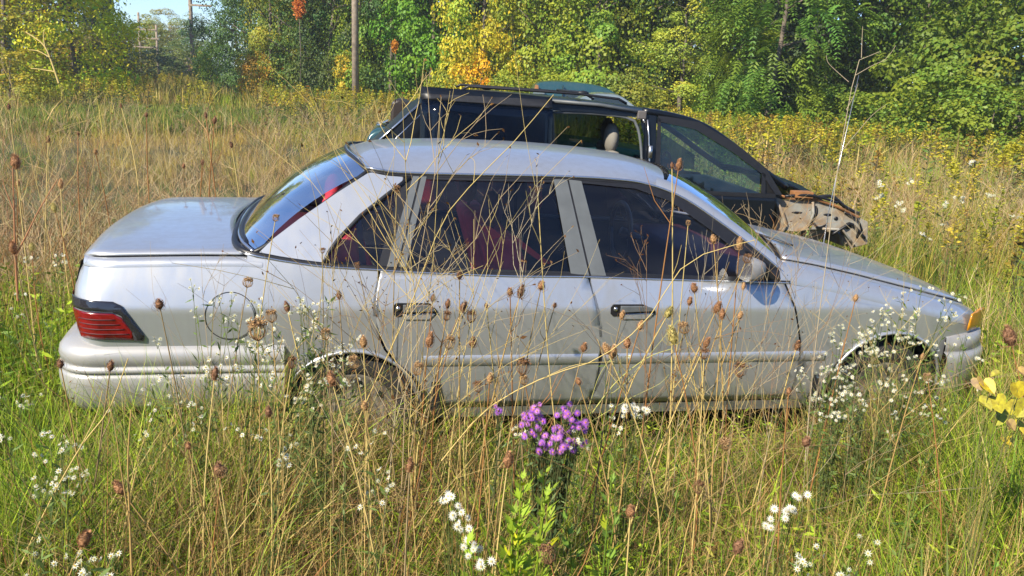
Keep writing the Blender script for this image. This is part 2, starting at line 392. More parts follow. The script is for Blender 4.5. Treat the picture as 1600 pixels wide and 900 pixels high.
# hood and trunk lid
V = []; nu, nv = 30, 25
for j in range(nv):
    b = .066+(1.934-.066)*j/(nv-1); bb = b if b <= 1 else 2-b
    x0 = 3.20+.20*(1-(1-bb)**2); x1 = 4.335+.15*(1-(1-bb)**2)
    for i in range(nu):
        u = i/(nu-1); x = x0+(x1-x0)*u; p = top(x, bb)
        y = p[1] if b <= 1 else W_-p[1]; z = p[2]+.002
        if u > .93: z -= .02*((u-.93)/.07)**2
        V.append((x, y, z))
hood = obj('hood', V, gridF(nv, nu), M['silver'], sedan, sol=-.012)
V = []
for j in range(nv):
    b = .006+(1.994-.006)*j/(nv-1); bb = b if b <= 1 else 2-b
    x0 = .168-.035*(1-(1-bb)**2); x1 = .80-.12*(1-(1-bb)**2)
    for i in range(20):
        u = i/19; x = x0+(x1-x0)*u; p = top(x, bb); z = p[2]+.002-(.016*((.08-u)/.08)**2 if u < .08 else 0)
        V.append((x, p[1] if b <= 1 else W_-p[1], z))
trunk = obj('trunk_lid', V, gridF(nv, 20), M['silver'], sedan, sol=-.012)
# doors with handle, lock
def gh(x, z): return .052+.245*(z-.88)/.395            # leaning glasshouse side
def cup_handle(parent, x0, x1, z0, z1, far, taper):
    yy = side((x0+x1)/2, (z0+z1)/2)
    def Y(y): return W_-y if far else y
    pl = [(x0, z0+.012), (x0+.012, z0), (x1-.01, z0), (x1, z0+.02), (x1-.012, z1-.02), (x1-taper, z1), (x0+.012, z1), (x0, z1-.012)]
    pl = [(x, z0+(z-z0)) for x, z in pl]
    g = Geo(); g.prism(pl, Y(yy-.003), Y(yy+.010)); r = g.obj('handle_recess', M['trim_black'], parent, smooth=False)
    g = Geo(); g.prism([(x0+.042, z0+.02), (x1-.012, z0+.026), (x1-.02, z1-.012), (x1-taper, z1-.004), (x0+.042, z1-.004)], Y(yy-.019), Y(yy-.004)); g.obj('door_handle', M['trim_grey'], parent, smooth=False, bev=.003)
    g = Geo(); V, F = lathe([(.0005, 0), (.009, 0), (.010, .006)], 14, 'y', (x0+.022, Y(yy-.007), (z0+z1)/2+.006)); g.add(V, F); g.obj('door_lock', M['chrome'], parent)
    g = Geo(); g.prism([(x0+.05, z0-.014), (x1-.035, z0-.014), (x1-.006, z0+.012), (x1-.03, z0+.016), (x0+.04, z0+.010)], Y(yy-.006), Y(yy+.006)); g.obj('handle_pocket', M['silver'], parent, smooth=False, bev=.003)
for far in (False, True):
    for nm, poly, hx in (('rear_door', rear_door, (1.385, 1.572, .70, .757, .04)), ('front_door', front_door, (2.338, 2.548, .699, .752, .06))):
        V, F = panel(poly, side, .05)
        if far: V, F = mirrorY(V, F, W_)
        d = obj(nm, V, F, M['silver'], sedan, sol=-.014)
        cup_handle(d, *hx[:4], far, hx[4])
        # rubbing strip along the door
        x0, x1 = (1.52, 2.302) if nm == 'rear_door' else (2.322, 3.292)
        V = []; n = 16
        for i in range(n):
            x = x0+(x1-x0)*i/(n-1)
            for z, o_ in ((.470, .000), (.474, .005), (.495, .006), (.516, .005), (.520, .000)): V.append((x, side(x, z)-o_, z))
        F = gridF(n, 5)
        if far: V, F = mirrorY(V, F, W_)
        obj('side_moulding', V, F, M['silver'], d)
# fender part of the strip
for far in (False, True):
    V = []
    for i in range(6):
        x = 3.312+(3.43-3.312)*i/5
        for z, o_ in ((.470, 0), (.474, .005), (.495, .006), (.516, .005), (.520, 0)): V.append((x, side(x, z)-o_, z))
    F = gridF(6, 5)
    if far: V, F = mirrorY(V, F, W_)
    obj('side_moulding', V, F, M['silver'], sedan)
# C pillars, roof, A pillars
RL = [(1.245, .42, 1.316), (1.255, .36, 1.303), (1.28, .315, 1.288), (1.34, .298, 1.281), (1.42, .295, 1.273), (1.64, .294, 1.273), (1.93, .295, 1.277), (2.17, .296, 1.279), (2.38, .294, 1.275), (2.55, .288, 1.260), (2.72, .256, 1.208), (2.89, .195, 1.109), (3.065, .125, .989), (3.20, .055, .880)]
rl = resample(RL, 60)
cp = [(.835, .938), (.94, .921), (1.09, .902), (1.125, .955), (1.165, 1.010), (1.25, 1.096), (1.36, 1.178), (1.455, 1.246), (1.44, 1.266), (1.36, 1.272), (1.285, 1.262), (1.15, 1.177), (1.00, 1.075), (.90, 1.000)]
pair('rear_pillar', [panel(cp, off(gh, -.004), .04)], M['silver'], sedan, W_)
roof = Geo(); V = []; nb = 22
xs_roof = [p for p in rl if p[0] <= 2.66]
for p in xs_roof:
    x, y, z = p
    for j in range(nb):
        b = (j/(nb-1))**1.4; yy = y+(YC-y)*b
        crown = ip(x, [1.24, 1.29, 1.36, 1.45, 1.7, 2.1, 2.4, 2.66], [.004, .036, .070, .088, .100, .094, .080, .062])
        fx = ip(x, [1.24, 1.6, 2.0, 2.66], [-.05, -.02, 0, .135])
        V.append((x+fx*(1-(1-b)**2), yy, z+crown*(1-(1-b)**3.0)))
F = gridF(len(xs_roof), nb); roof.add(V, F); roof.add(*mirrorY(V, F, W_))
roof.obj('roof', M['silver'], sedan)
apts = [p for p in rl if p[0] > 2.60]
V = []
for i, p in enumerate(apts):
    x, y, z = p
    V += [(x, y, z), (x+.006, y+.012, z+.022), (x+.014, y+.034, z+.036), (x+.022, y+.062, z+.034)]
pair('windshield_pillar', [(V, gridF(len(apts), 4))], M['silver'], sedan, W_)
# drip rail: bright line over a dark line
for nm, dz, dy, r, m in (('drip_moulding', -.004, -.004, .0065, 'chrome'), ('window_seal', -.018, -.002, .009, 'trim_black')):
    P = [(p[0]+(.0 if p[0] < 2.5 else -.006*abs(dz)/.018), p[1]+dy, p[2]+dz) for p in rl if p[0] > 1.262]
    pair(nm, [tube(P, r, 6)], M[m], sedan, W_)
# belt line moulding
bl = [(.70, .955)]+belt+[(1.409, .878), (1.625, .870), (1.9, .863), (2.236, .862), (2.474, .856), (2.9, .848), (3.21, .842)]
BP = [(x, side(x, z)+.012+(.0 if x > .8 else 0), z+.006) for x, z in bl]
BP = [(.70, YC, .968), (.705, .62, .968), (.725, .30, .964), (.755, .15, .956)]+[p for p in BP[1:]]
BPr = resample(BP, 70)
g = Geo(); g.tube(BPr, .0135, 8); g.tube([(x, W_-y, z) for x, y, z in BPr], .0135, 8); g.obj('window_trim', M['trim_black'], sedan)
g = Geo(); P = [(x, y-.011, z-.003) for x, y, z in BPr]; g.tube(P, .0055, 6); g.tube([(x, W_-y, z) for x, y, z in P], .0055, 6); g.obj('chrome_strip', M['chrome'], sedan)
# door frames and glass
fr = []
greys = [[(1.478, 1.256), (1.506, 1.256), (1.402, .90), (1.360, .90)], [(1.515, 1.256), (1.538, 1.256), (1.440, .90), (1.411, .90)],
         [(2.112, 1.262), (2.176, 1.262), (2.240, .872), (2.157, .880)], [(2.184, 1.262), (2.243, 1.258), (2.318, .872), (2.249, .872)]]
for p in greys:
    pair('door_pillar_cover', [panel(p, off(gh, .004), .06)], M['trim_grey'], sedan, W_)
blacks = [[(1.440, 1.262), (1.480, 1.262), (1.362, .885), (1.318, .885)], [(1.500, 1.262), (1.520, 1.262), (1.416, .885), (1.398, .885)], [(2.170, 1.266), (2.190, 1.266), (2.252, .865), (2.234, .865)],
          [(1.44, 1.244), (2.26, 1.248), (2.50, 1.232), (2.66, 1.184), (2.83, 1.075), (2.99, .955), (3.06, .885), (3.08, .885), (3.15, .905), (2.89, 1.100), (2.72, 1.199), (2.56, 1.250), (2.38, 1.266), (1.42, 1.262)],
          [(1.10, .888), (3.15, .850), (3.15, .868), (1.10, .906)], [(2.985, .868), (3.185, .866), (3.13, .915), (3.06, .955), (3.005, .985)]]
for p in blacks:
    fr.append(panel(p, off(gh, .0005), .06))
for p in ([(1.462, 1.248), (1.36, 1.174), (1.252, 1.092), (1.160, 1.000), (1.122, .95), (1.098, .902)],):
    P = [(x, gh(x, z)-.002, z) for x, z in p]; fr.append(tube(P, .009, 6))
pair('window_frame', fr, M['trim_black'], sedan, W_)
panes = [('quarter_window', [(1.46, 1.250), (1.36, 1.178), (1.252, 1.096), (1.146, .995), (1.10, .90), (1.35, .893)]),
         ('rear_door_window', [(1.535, 1.256), (2.118, 1.258), (2.160, .885), (1.440, .890)]),
         ('front_door_window', [(2.24, 1.256), (2.47, 1.244), (2.637, 1.203), (2.797, 1.112), (2.985, .965), (3.01, .87), (2.315, .880)])]
for far in (False, True):
    for nm, p in panes:
        V, F = panel(p, off(gh, -.008), .12)
        if far: V, F = mirrorY(V, F, W_)
        obj(nm, V, F, M['glass'], sedan)
ws_top = [(2.655, .30, 1.262), (2.72, .42, 1.292), (2.765, .62, 1.306), (2.775, YC, 1.31), (2.765, W_-.62, 1.306), (2.72, W_-.42, 1.292), (2.655, W_-.30, 1.262)]
ws_bot = [(3.19, .12, .905), (3.28, .30, .918), (3.36, .60, .928), (3.385, YC, .93), (3.36, W_-.60, .928), (3.28, W_-.30, .918), (3.19, W_-.12, .905)]
V, F = ruled(ws_top, ws_bot, 22, 10, (.03, 0, .02)); obj('windshield', V, F, M['glass'], sedan)
V, F = ruled([(x-.02, y, z+.002) for x, y, z in ws_bot], [(x+.075, y, z+.004) for x, y, z in ws_bot], 22, 3); obj('cowl_grille', V, F, M['trim_black'], sedan)
rw_top = [(1.288, .322, 1.266), (1.240, .44, 1.304), (1.205, .64, 1.316), (1.195, YC, 1.318), (1.205, W_-.64, 1.316), (1.240, W_-.44, 1.304), (1.288, W_-.322, 1.266)]
rw_bot = [(.835, .125, .945), (.775, .25, .965), (.735, .5, .972), (.725, YC, .975), (.735, W_-.5, .972), (.775, W_-.25, .965), (.835, W_-.125, .945)]
V, F = ruled(rw_top, rw_bot, 24, 10, (-.03, 0, .022)); F = [f[::-1] for f in F]; obj('rear_window', V, F, M['glass_rear'], sedan)
g = Geo(); P = resample(rw_top+rw_bot[::-1]+[rw_top[0]], 70); g.tube([(x, y, z) for x, y, z in P], .012, 6); g.obj('window_seal', M['trim_black'], sedan)
g = Geo(); P = resample(rw_bot, 40); g.tube([(x-.016, y, z-.002) for x, y, z in P], .008, 6)
P = resample([(x, y, z) for x, y, z in rw_top], 40); g.tube([(x, y, z+.006) for x, y, z in P], .007, 6); g.obj('chrome_strip', M['chrome'], sedan)
# bumpers
def sweep(path, prof, closed=False):
    P = np.array(path, float); T = np.gradient(P, axis=0); T /= np.linalg.norm(T, axis=1)[:, None]
    N = np.c_[T[:, 1], -T[:, 0]]; V = []
    for p, n in zip(P, N):
        for o_, z in prof: V.append((p[0]+n[0]*o_, p[1]+n[1]*o_, z))
    return V, gridF(len(P), len(prof))
def rb_path(R, x0, xs, ye):
    a = [(xs, 0.02)]+[(x, .02) for x in np.linspace(xs, x0+R, 10)[1:]]
    c = [(x0+R-R*math.sin(t), .02+R-R*math.cos(t)) for t in np.linspace(0, PI/2, 10)[1:]]
    e = [(x0-.03*(1-((YC-y)/(YC-R))**2), y) for y in np.linspace(.02+R, YC, 9)[1:]]
    n = a+c+e; return n+[(x, W_-y) for x, y in n[::-1][1:]]
prof = [(-.06, .592), (-.02, .590), (.012, .575), (.030, .556), (.036, .53), (.030, .502), (.024, .498), (.034, .490), (.040, .480), (.036, .470), (.026, .466), (.036, .458), (.040, .448), (.040, .42), (.034, .38), (.016, .33), (-.015, .29), (-.05, .28)]
V, F = sweep(rb_path(.14, .085, .945, 0), [(-o_, z) for o_, z in prof]); rb = obj('rear_bumper', V, F, M['bumper'], sedan)
fb = [(4.075, .018), (4.18, .03), (4.28, .07), (4.38, .15), (4.46, .30), (4.51, .50), (4.53, YC)]
fb = [tuple(p) for p in resample([(x, y, 0) for x, y in fb], 24)[:, :2]]; fb = fb+[(x, W_-y) for x, y in fb[::-1][1:]]
prof = [(-.05, .592), (-.01, .588), (.006, .578), (.010, .54), (.010, .512), (.004, .506), (.022, .498), (.032, .48), (.030, .45), (.020, .40), (.010, .32), (-.03, .24)]
V, F = sweep([(x, y) for x, y in fb], prof); obj('front_bumper', V, F, M['bumper'], sedan)
# tail lamps
for far in (False, True):
    red = [(.138, .722), (.300, .716), (.330, .700), (.366, .640), (.372, .606), (.170, .612), (.160, .66)]
    blk = [(.132, .770), (.300, .762), (.330, .748), (.408, .622), (.406, .602), (.372, .604), (.366, .640), (.330, .708), (.300, .724), (.136, .730)]
    sub = None
    for nm, p, m in (('taillight', blk, 'tail_dark'), ('red_lens', red, 'tail_red')):
        V, F = panel(p, off(side, .005), .03, rear_x)
        if far: V, F = mirrorY(V, F, W_)
        o = obj(nm, V, F, M[m], sub or sedan, sol=.006); sub = sub or o
    for zr in (.632, .652, .672, .692):
        P = [(x, (W_-side(x, zr)+.0125) if far else side(x, zr)-.0125, zr) for x in np.linspace(.165, .30+(.70-zr)*.8, 9)]; g = Geo(); g.tube(P, .0022, 5); g.obj('lens_rib', M['dark_red'], sub)
    Vt = []
    for i in range(4):
        z = .61+(.77-.61)*i/3
        for j in range(8):
            y = RR+(.62-RR)*j/7; Vt.append((xrear(z)-.035*(1-((YC-y)/(YC-RR))**2)-.006, W_-y if far else y, z))
    F = gridF(4, 8)
    obj('rear_lens', Vt, F if far else [f[::-1] for f in F], M['tail_red'], sub)
    mk = [(4.215, .604), (4.372, .600), (4.372, .70), (4.30, .712), (4.222, .690)]
    V, F = panel(mk, off(side, .006), .03)
    if far: V, F = mirrorY(V, F, W_)
    obj('side_marker', V, F, M['amber'], sedan, sol=.006)
    V = []
    for i in range(3):
        for j in range(8):
            b = .02+.5*j/7; V.append((4.34+.165*(1-(1-b)**2)+.008, (.21+(YC-.21)*b) if not far else W_-(.21+(YC-.21)*b), .60+.045*i/2))
    obj('headlight', V, gridF(3, 8) if not far else [f[::-1] for f in gridF(3, 8)], M['clear_lens'], sedan, sol=.01)
# fuel filler door
n = 40; g = Geo(); c = (.737, .700, .098)
P = [(c[0]+c[2]*math.cos(t), side(c[0]+c[2]*math.cos(t), c[1]+c[2]*math.sin(t))-.0005, c[1]+c[2]*math.sin(t)) for t in np.linspace(0, 2*PI, n+1)]
g.tube(P, .0019, 5); fd = g.obj('fuel_door_gap', M['trim_black'], sedan)
V, F = panel([(c[0]+.092*math.cos(t), c[1]+.092*math.sin(t)) for t in np.linspace(0, 2*PI, 28, endpoint=False)], off(side, .0035), .04)
obj('fuel_door', V, F, M['silver'], sedan)
# mirror on each front door
for far in (False, True):
    Y = (lambda y: W_-y) if far else (lambda y: y)
    g = Geo(); g.prism([(2.95, .862), (3.16, .858), (3.11, .905), (3.00, .955)], Y(.035), Y(.075)); mb = g.obj('mirror_mount', M['trim_black'], sedan, smooth=False, bev=.004)
    me_ = Geo(); V = []; nu, nv = 10, 18
    for i in range(nu):
        u = i/(nu-1); s = math.sqrt(max(0, 1-(u*.96)**2.4))
        for j in range(nv):
            t = 2*PI*j/nv; cy = math.copysign(abs(math.cos(t))**.55, math.cos(t)); cz = math.copysign(abs(math.sin(t))**.55, math.sin(t))
            V.append((2.925+.095*u, Y(-.045+.075*cy*s), .930+.052*cz*s+.004*u))
    F = [(i*nv+j, i*nv+(j+1) % nv, (i+1)*nv+(j+1) % nv, (i+1)*nv+j) for i in range(nu-1) for j in range(nv)]
    mir = obj('side_mirror', V, F if far else [f[::-1] for f in F], simple('scuffed_mirror_shell', (.24, .24, .245), .45, noise=.2, nscale=60), sedan)
    obj('mirror_glass', V[:nv], [tuple(range(nv))], M['chrome'], mir, smooth=False)
# antenna, wiper
g = Geo(); g.tube([(3.525, .31, .872), (3.53, .312, 1.15), (3.585, .318, 1.80)], [.0035, .0022, .0013], 5); an = g.obj('antenna', M['steel'], sedan)
g = Geo(); g.ell((3.525, .31, .868), (.030, .024, .014)); g.obj('antenna_base', M['chrome'], an)
g = Geo(); g.tube([(3.40, .38, .955), (3.30, .60, .978), (3.28, .85, .99)], .006, 5); g.obj('wiper', M['trim_black'], sedan)
# wheels
def wheel(x, z, far):
    y = W_-.10 if far else .10
    r = Geo(); V, F = lathe([(.16, 0), (.20, -.055), (.255, -.065), (.285, -.05), (.292, 0), (.292, .10), (.275, .14), (.16, .14)], 36, 'y', (0, 0, 0))
    if far: V = [(a, -b, c_) for a, b, c_ in V]
    e = obj('wheel', [(a+x, b+y, c_+z) for a, b, c_ in V], F, M['rubber'], sedan)
    V, F = lathe([(.001, -.045), (.05, -.045), (.07, -.03), (.12, -.025), (.15, -.04), (.18, -.045), (.195, -.05), (.20, -.03)], 36, 'y', (0, 0, 0))
    if far: V = [(a, -b, c_) for a, b, c_ in V]
    hc = obj('hubcap', [(a+x, b+y, c_+z) for a, b, c_ in V], F, M['mud'], e)
    for k in range(9):
        t_ = 2*PI*k/9; g = Geo(); g.ell((x+.155*math.cos(t_), y+(.045 if far else -.045), z+.155*math.sin(t_)), (.016, .006, .016), 8, 5); g.obj('hubcap_slot', M['dark'], hc)
for x, z in ((1.22, .235), (3.785, .25)):
    for far in (False, True): wheel(x, z, far)
# interior: floor, red seats, shelf, dash, wheel, belts
g = Geo(); g.box((.95, .16, .25), (3.2, W_-.16, .30)); g.box((.78, .2, .86), (1.28, W_-.2, .88)); g.obj('parcel_shelf', M['dark_red'], sedan, smooth=False)
V, F = ruled([(1.34, .38, 1.262), (1.34, W_-.38, 1.262)], [(2.48, .38, 1.262), (2.48, W_-.38, 1.262)], 4, 4); obj('headliner', V, F, M['dark'], sedan)
def seat(x, y0, y1, name, hb=1.02, head=True):
    g = Geo(); g.box((x, y0, .36), (x+.50, y1, .52)); s = g.obj(name, M['red_cloth'], sedan, bev=.04)
    g = Geo(); g.add([(x-.04, y0, .45), (x+.12, y0, .45), (x-.06, y0+.03, hb), (x-.20, y0+.03, hb-.02), (x-.04, y1, .45), (x+.12, y1, .45), (x-.06, y1-.03, hb), (x-.20, y1-.03, hb-.02)], [(0, 1, 2, 3), (7, 6, 5, 4), (1, 5, 6, 2), (0, 3, 7, 4), (3, 2, 6, 7), (0, 4, 5, 1)])
    g.obj('seat_back', M['red_cloth'], s, bev=.04)
    if head:
        for yc in ([(y0+y1)/2] if y1-y0 < .8 else [y0+.3, y1-.3]):
            g = Geo(); g.ell((x-.15, yc, hb+.09), (.05, .13, .085)); g.tube([(x-.14, yc, hb-.03), (x-.15, yc, hb+.06)], .008, 6); g.obj('headrest', M['dark_red'] if y1-y0 < .8 else M['red_cloth'], s)
seat(2.02, .22, .74, 'front_seat', 1.0); seat(2.02, 1.0, 1.52, 'front_seat', 1.0); seat(1.28, .22, 1.52, 'rear_seat', .97)
g = Geo(); g.box((2.95, .18, .55), (3.30, W_-.18, .86)); db = g.obj('dashboard', M['dark_red'], sedan, bev=.03)
g = Geo(); g.tube([(2.78, 1.22+.18*math.cos(t), .86+.17*math.sin(t)) for t in np.linspace(0, 2*PI, 25)], .014, 6); g.tube([(2.78, 1.22, .86), (2.98, 1.22, .78)], .03, 8); g.obj('steering_wheel', M['trim_black'], sedan)
g = Geo()
g.add(*ruled([(1.78, .30, 1.04), (1.83, .29, .98), (1.845, .28, .92), (1.80, .27, .84)], [(1.835, .30, 1.035), (1.89, .29, .99), (1.885, .28, .92), (1.81, .27, .84)], 10, 2))
g.add(*ruled([(1.93, .30, .99), (2.0, .29, .93), (2.09, .28, .87)], [(1.95, .30, 1.0), (2.03, .29, .94), (2.13, .28, .87)], 8, 2)); g.obj('seat_belt', M['red_belt'], sedan)
g = Geo(); g.ell((2.72, YC, 1.17), (.015, .11, .035)); g.obj('rear_view_mirror', M['trim_black'], sedan)

# ------------------------------------------------------------------ the black van behind it
VW = 1.85
van = thing('minivan', 'black minivan without its front fender, side door slid open, parked behind the silver sedan', 'van', (-1.4, 6.7-1.4*math.tan(.12), 0), .12)
def vs(x, z): return .0+(.09*(z-.85)/.7 if z > .85 else 0)+(.05*((.5-z)/.3)**2 if z < .5 else 0)
def vroof(x): return ip(x, [.55, .75, 1.2, 1.66, 2.05, 2.48, 2.69, 2.97, 3.26, 3.5, 3.8], [1.50, 1.555, 1.585, 1.568, 1.552, 1.515, 1.485, 1.405, 1.262, 1.09, .905])
parts = [[(.12, .35), (.05, .60), (.10, .95), (.36, 1.20), (.60, 1.44), (.74, 1.51), (1.64, 1.53), (1.64, 1.46), (.95, 1.46), (.62, 1.28), (.42, 1.05), (1.66, 1.03), (1.66, .33), (1.15, .28), (1.10, .50), (.90, .62), (.70, .60), (.52, .45), (.48, .30)],
         [(1.64, 1.46), (1.64, 1.53), (2.05, 1.52), (2.40, 1.485), (2.44, 1.45), (2.34, 1.440), (1.98, 1.462)],
         [(2.42, .28), (2.52, .28), (2.565, .86), (2.535, 1.455), (2.44, 1.48), (2.40, 1.43), (2.45, 1.25), (2.46, 1.05)],
         [(1.66, .28), (2.42, .28), (2.42, .36), (1.66, .36)]]
sk = [panel(p, vs, .1) for p in parts]
g = Geo()
for V, F in sk: g.add(V, F)
full = [(.12, .35), (.05, .60), (.10, .95), (.36, 1.20), (.60, 1.44), (.74, 1.51), (1.64, 1.53), (2.05, 1.52), (2.44, 1.48), (2.40, 1.42), (1.7, 1.44), (.95, 1.44), (.62, 1.28), (.45, 1.05), (3.55, .84), (3.62, .80), (3.60, .3), (.48, .30)]
V, F = panel(full, vs, .1); g.add(*mirrorY(V, F, VW))
# tail and roof
V = []
for i, (x, z) in enumerate([(.12, .35), (.03, .60), (.08, .95), (.34, 1.20), (.57, 1.44), (.72, 1.53)]):
    for j in range(9):
        y = vs(x, z)+(VW-2*vs(x, z))*j/8; V.append((x-.05*(1-(j/4-1)**2), y, z))
g.add(V, [f[::-1] for f in gridF(6, 9)])
V = []; xs_ = np.r_[np.linspace(.66, 2.97, 30)]
for x in xs_:
    for j in range(25):
        b = j/24*2-1; y = VW/2+b*(VW/2-.085); V.append((x, y, vroof(x)-.055+.055*(1-abs(b)**7)+.02*(1-b*b)*0))
g.add(V, gridF(30, 25))
g.box((.2, .1, .28), (3.6, VW-.1, .33)); g.box((3.55, .35, .3), (3.62, VW-.3, .82))
vb = g.obj('body', M['black_paint'], van)
# A pillar, screen, hood
P = [(2.42, .09, 1.492), (2.68, .095, 1.462), (2.95, .10, 1.392), (3.24, .12, 1.235), (3.50, .15, 1.065), (3.78, .20, .90)]
pair('windshield_pillar', [tube(resample(P, 20), .028, 8)], M['black_paint'], van, VW)
V, F = ruled([(2.95, .12, 1.395), (3.05, VW/2, 1.42), (2.95, VW-.12, 1.395)], [(3.78, .22, .895), (3.98, VW/2, .90), (3.78, VW-.22, .895)], 14, 9, (.03, 0, .03)); obj('windshield', V, F, M['glass_teal'], van)
V = [];
for i in range(18):
    x = 3.70+(4.34-3.70)*i/17
    for j in range(13):
        b = j/12*2-1; y = VW/2+b*(VW/2-.20); V.append((x+.10*(1-b*b), y, ip(x, [3.7, 4.0, 4.2, 4.34], [.925, .835, .735, .62])+.03*(1-b*b)+.012*math.sin(x*23+b*5)))
obj('hood', V, gridF(18, 13), M['black_paint'], van, sol=.02)
# stripped front end: strut apron, rusty ledge, bracket, crossmember
g = Geo(); g.prism([(3.62, .83), (3.75, .80), (3.96, .82), (4.12, .80), (4.30, .73), (4.52, .64), (4.55, .44), (4.40, .40), (4.30, .55), (4.10, .56), (3.98, .55), (3.80, .54), (3.68, .50), (3.70, .66)], .10, .13)
g.prism([(4.00, .60), (4.25, .60), (4.25, .45), (4.05, .40)], .28, .34)
ap = g.obj('inner_fender', M['rust'], van, smooth=False, bev=.008)
g = Geo(); g.box((3.80, .05, .835), (3.96, .16, .885)); g.tube([(3.64, .09, .85), (3.80, .08, .82), (4.0, .08, .825), (4.2, .09, .77), (4.42, .09, .68)], .012, 6); g.obj('rusty_ledge', M['rusty'], ap, smooth=False)
for c_, r_ in (((4.02, .10, .71), (.028, .012, .055)), ((3.86, .10, .70), (.05, .006, .010)), ((4.14, .10, .69), (.04, .006, .012)), ((4.34, .10, .60), (.035, .01, .03)), ((4.22, .10, .66), (.02, .01, .018)), ((4.44, .10, .53), (.02, .01, .04))):
    g = Geo(); g.ell(c_, r_); g.obj('opening', M['trim_black'], ap)
for p_, r_ in (([(4.0, .10, .64), (4.06, .08, .58), (4.14, .10, .60)], .010), ([(4.2, .09, .52), (4.3, .07, .60), (4.36, .08, .62), (4.50, .08, .50)], .013), ([(4.28, .09, .72), (4.40, .07, .66), (4.47, .09, .56)], .009), ([(3.72, .08, .84), (3.9, .05, .86), (4.05, .06, .84), (4.2, .08, .80)], .012), ([(4.0, .12, .83), (4.15, .10, .85), (4.3, .12, .76), (4.45, .15, .70)], .016)):
    g = Geo(); g.tube(resample(p_, 12), r_, 6); g.obj('hose', M['trim_black'], ap)
g = Geo(); g.add([(3.70, .092, .55), (3.80, .085, .62), (3.98, .09, .60), (4.0, .092, .56), (3.86, .07, .54)], [(0, 1, 2, 3, 4)]); g.tube([(3.64, .08, .80), (3.70, .07, .72), (3.76, .07, .60), (3.74, .08, .52)], .018, 6); g.tube([(3.98, .085, .80), (4.0, .08, .70), (3.97, .085, .58)], .012, 6); g.tube([(4.10, .085, .57), (4.28, .08, .57), (4.42, .085, .42)], .012, 6); g.obj('crumpled_flange', M['rust'], ap)
g = Geo(); g.box((4.36, .20, .40), (4.44, VW-.20, .50)); g.box((4.38, .18, .42), (4.45, .30, .62)); g.obj('radiator_support', M['rust'], van, smooth=False, bev=.01)
g = Geo(); g.add([(3.56, .06, .84), (3.70, .12, .80), (3.70, .14, .35), (3.56, .06, .30)], [(0, 1, 2, 3)]); g.box((3.62, .2, .3), (3.68, VW-.2, .8)); g.obj('bulkhead', M['trim_black'], van, smooth=False)
# front door with its window
fd_ = [(2.545, .30), (3.52, .28), (3.60, .45), (3.61, .78), (3.60, .84), (2.578, .86)]
V, F = panel(fd_, off(vs, .004), .1); vd = obj('front_door', V, F, M['black_paint'], van, sol=-.03)
fr = [[(2.545, .84), (2.60, .84), (2.575, 1.42), (2.545, 1.462)], [(2.55, 1.415), (2.87, 1.365), (3.20, 1.195), (3.47, 1.025), (3.60, .86), (3.66, .86), (3.50, 1.075), (3.25, 1.248), (2.90, 1.425), (2.55, 1.468)], [(2.56, .84), (3.60, .83), (3.60, .865), (2.56, .875)], [(3.47, .86), (3.51, .86), (3.50, 1.03), (3.465, 1.04)]]
g = Geo()
for p in fr: g.add(*panel(p, off(vs, .006), .1))
g.obj('window_frame', M['trim_black'], vd)
V, F = panel([(2.57, .86), (3.49, .86), (3.485, 1.03), (3.20, 1.20), (2.87, 1.37), (2.565, 1.425)], off(vs, -.01), .3); obj('window', V, F, M['glass_teal'], vd)
g = Geo(); g.prism([(3.51, .84), (3.66, .83), (3.60, .93), (3.50, 1.02)], .02, .05); g.obj('mirror_mount', M['trim_black'], vd, smooth=False)
V, F = panel([(2.58, .88), (3.5, .87), (3.48, 1.02), (3.20, 1.18), (2.87, 1.35), (2.58, 1.40)], off(vs, -.01), .3); V, F = mirrorY(V, F, VW); obj('far_window', V, F, glass('far_tinted_glass', (.11, .17, .17), 0.0, .01), van)
V, F = panel([(.70, 1.06), (1.60, 1.05), (1.60, 1.40), (1.0, 1.40)], off(vs, -.003), .3); V, F = mirrorY(V, F, VW); obj('far_window', V, F, M['glass_dark'], van)
V, F = panel([(1.72, 1.05), (2.50, 1.05), (2.50, 1.38), (1.72, 1.40)], off(vs, -.003), .3); V, F = mirrorY(V, F, VW); obj('far_window', V, F, M['glass_mid'], van)
V, F = panel([(.44, 1.05), (1.64, 1.04), (1.64, 1.455), (.95, 1.455), (.63, 1.28)], off(vs, -.012), .3); obj('quarter_window', V, F, M['glass_dark'], van)
# opening edge, latch strip, upper rail
g = Geo(); g.tube(resample([(1.66, .10, 1.445), (1.98, .10, 1.452), (2.30, .09, 1.43), (2.385, .08, 1.36), (2.43, .05, 1.15), (2.44, .02, .9), (2.41, .02, .4)], 26), .013, 6); g.obj('door_seal', M['trim_grey'], van)
g = Geo(); g.tube([(2.455, .05, 1.425), (2.475, .04, 1.30), (2.49, .01, 1.10), (2.50, -.01, .9)], .007, 6); g.tube([(2.42, .06, 1.435), (2.43, .05, 1.40)], .009, 6); g.box((2.475, -.005, 1.12), (2.505, .02, 1.22)); g.obj('latch_strip', M['steel'], van)
g = Geo(); g.tube([(1.64, .055, 1.538), (2.05, .06, 1.524), (2.405, .07, 1.483)], .016, 6); g.obj('door_track', M['trim_grey'], van)
g = Geo(); g.box((2.37, .045, 1.425), (2.445, .085, 1.495)); g.obj('track_end_cover', simple('grey_brown_plastic', (.10, .09, .085), .6), van, smooth=False, bev=.01)
for yy in (.25, VW-.25):
    g = Geo(); g.tube([(.95, yy, 1.59), (1.0, yy, 1.615), (1.9, yy, 1.60), (2.25, yy, 1.575), (2.32, yy, 1.54)], .012, 6); g.obj('roof_rail', M['trim_black'], van)
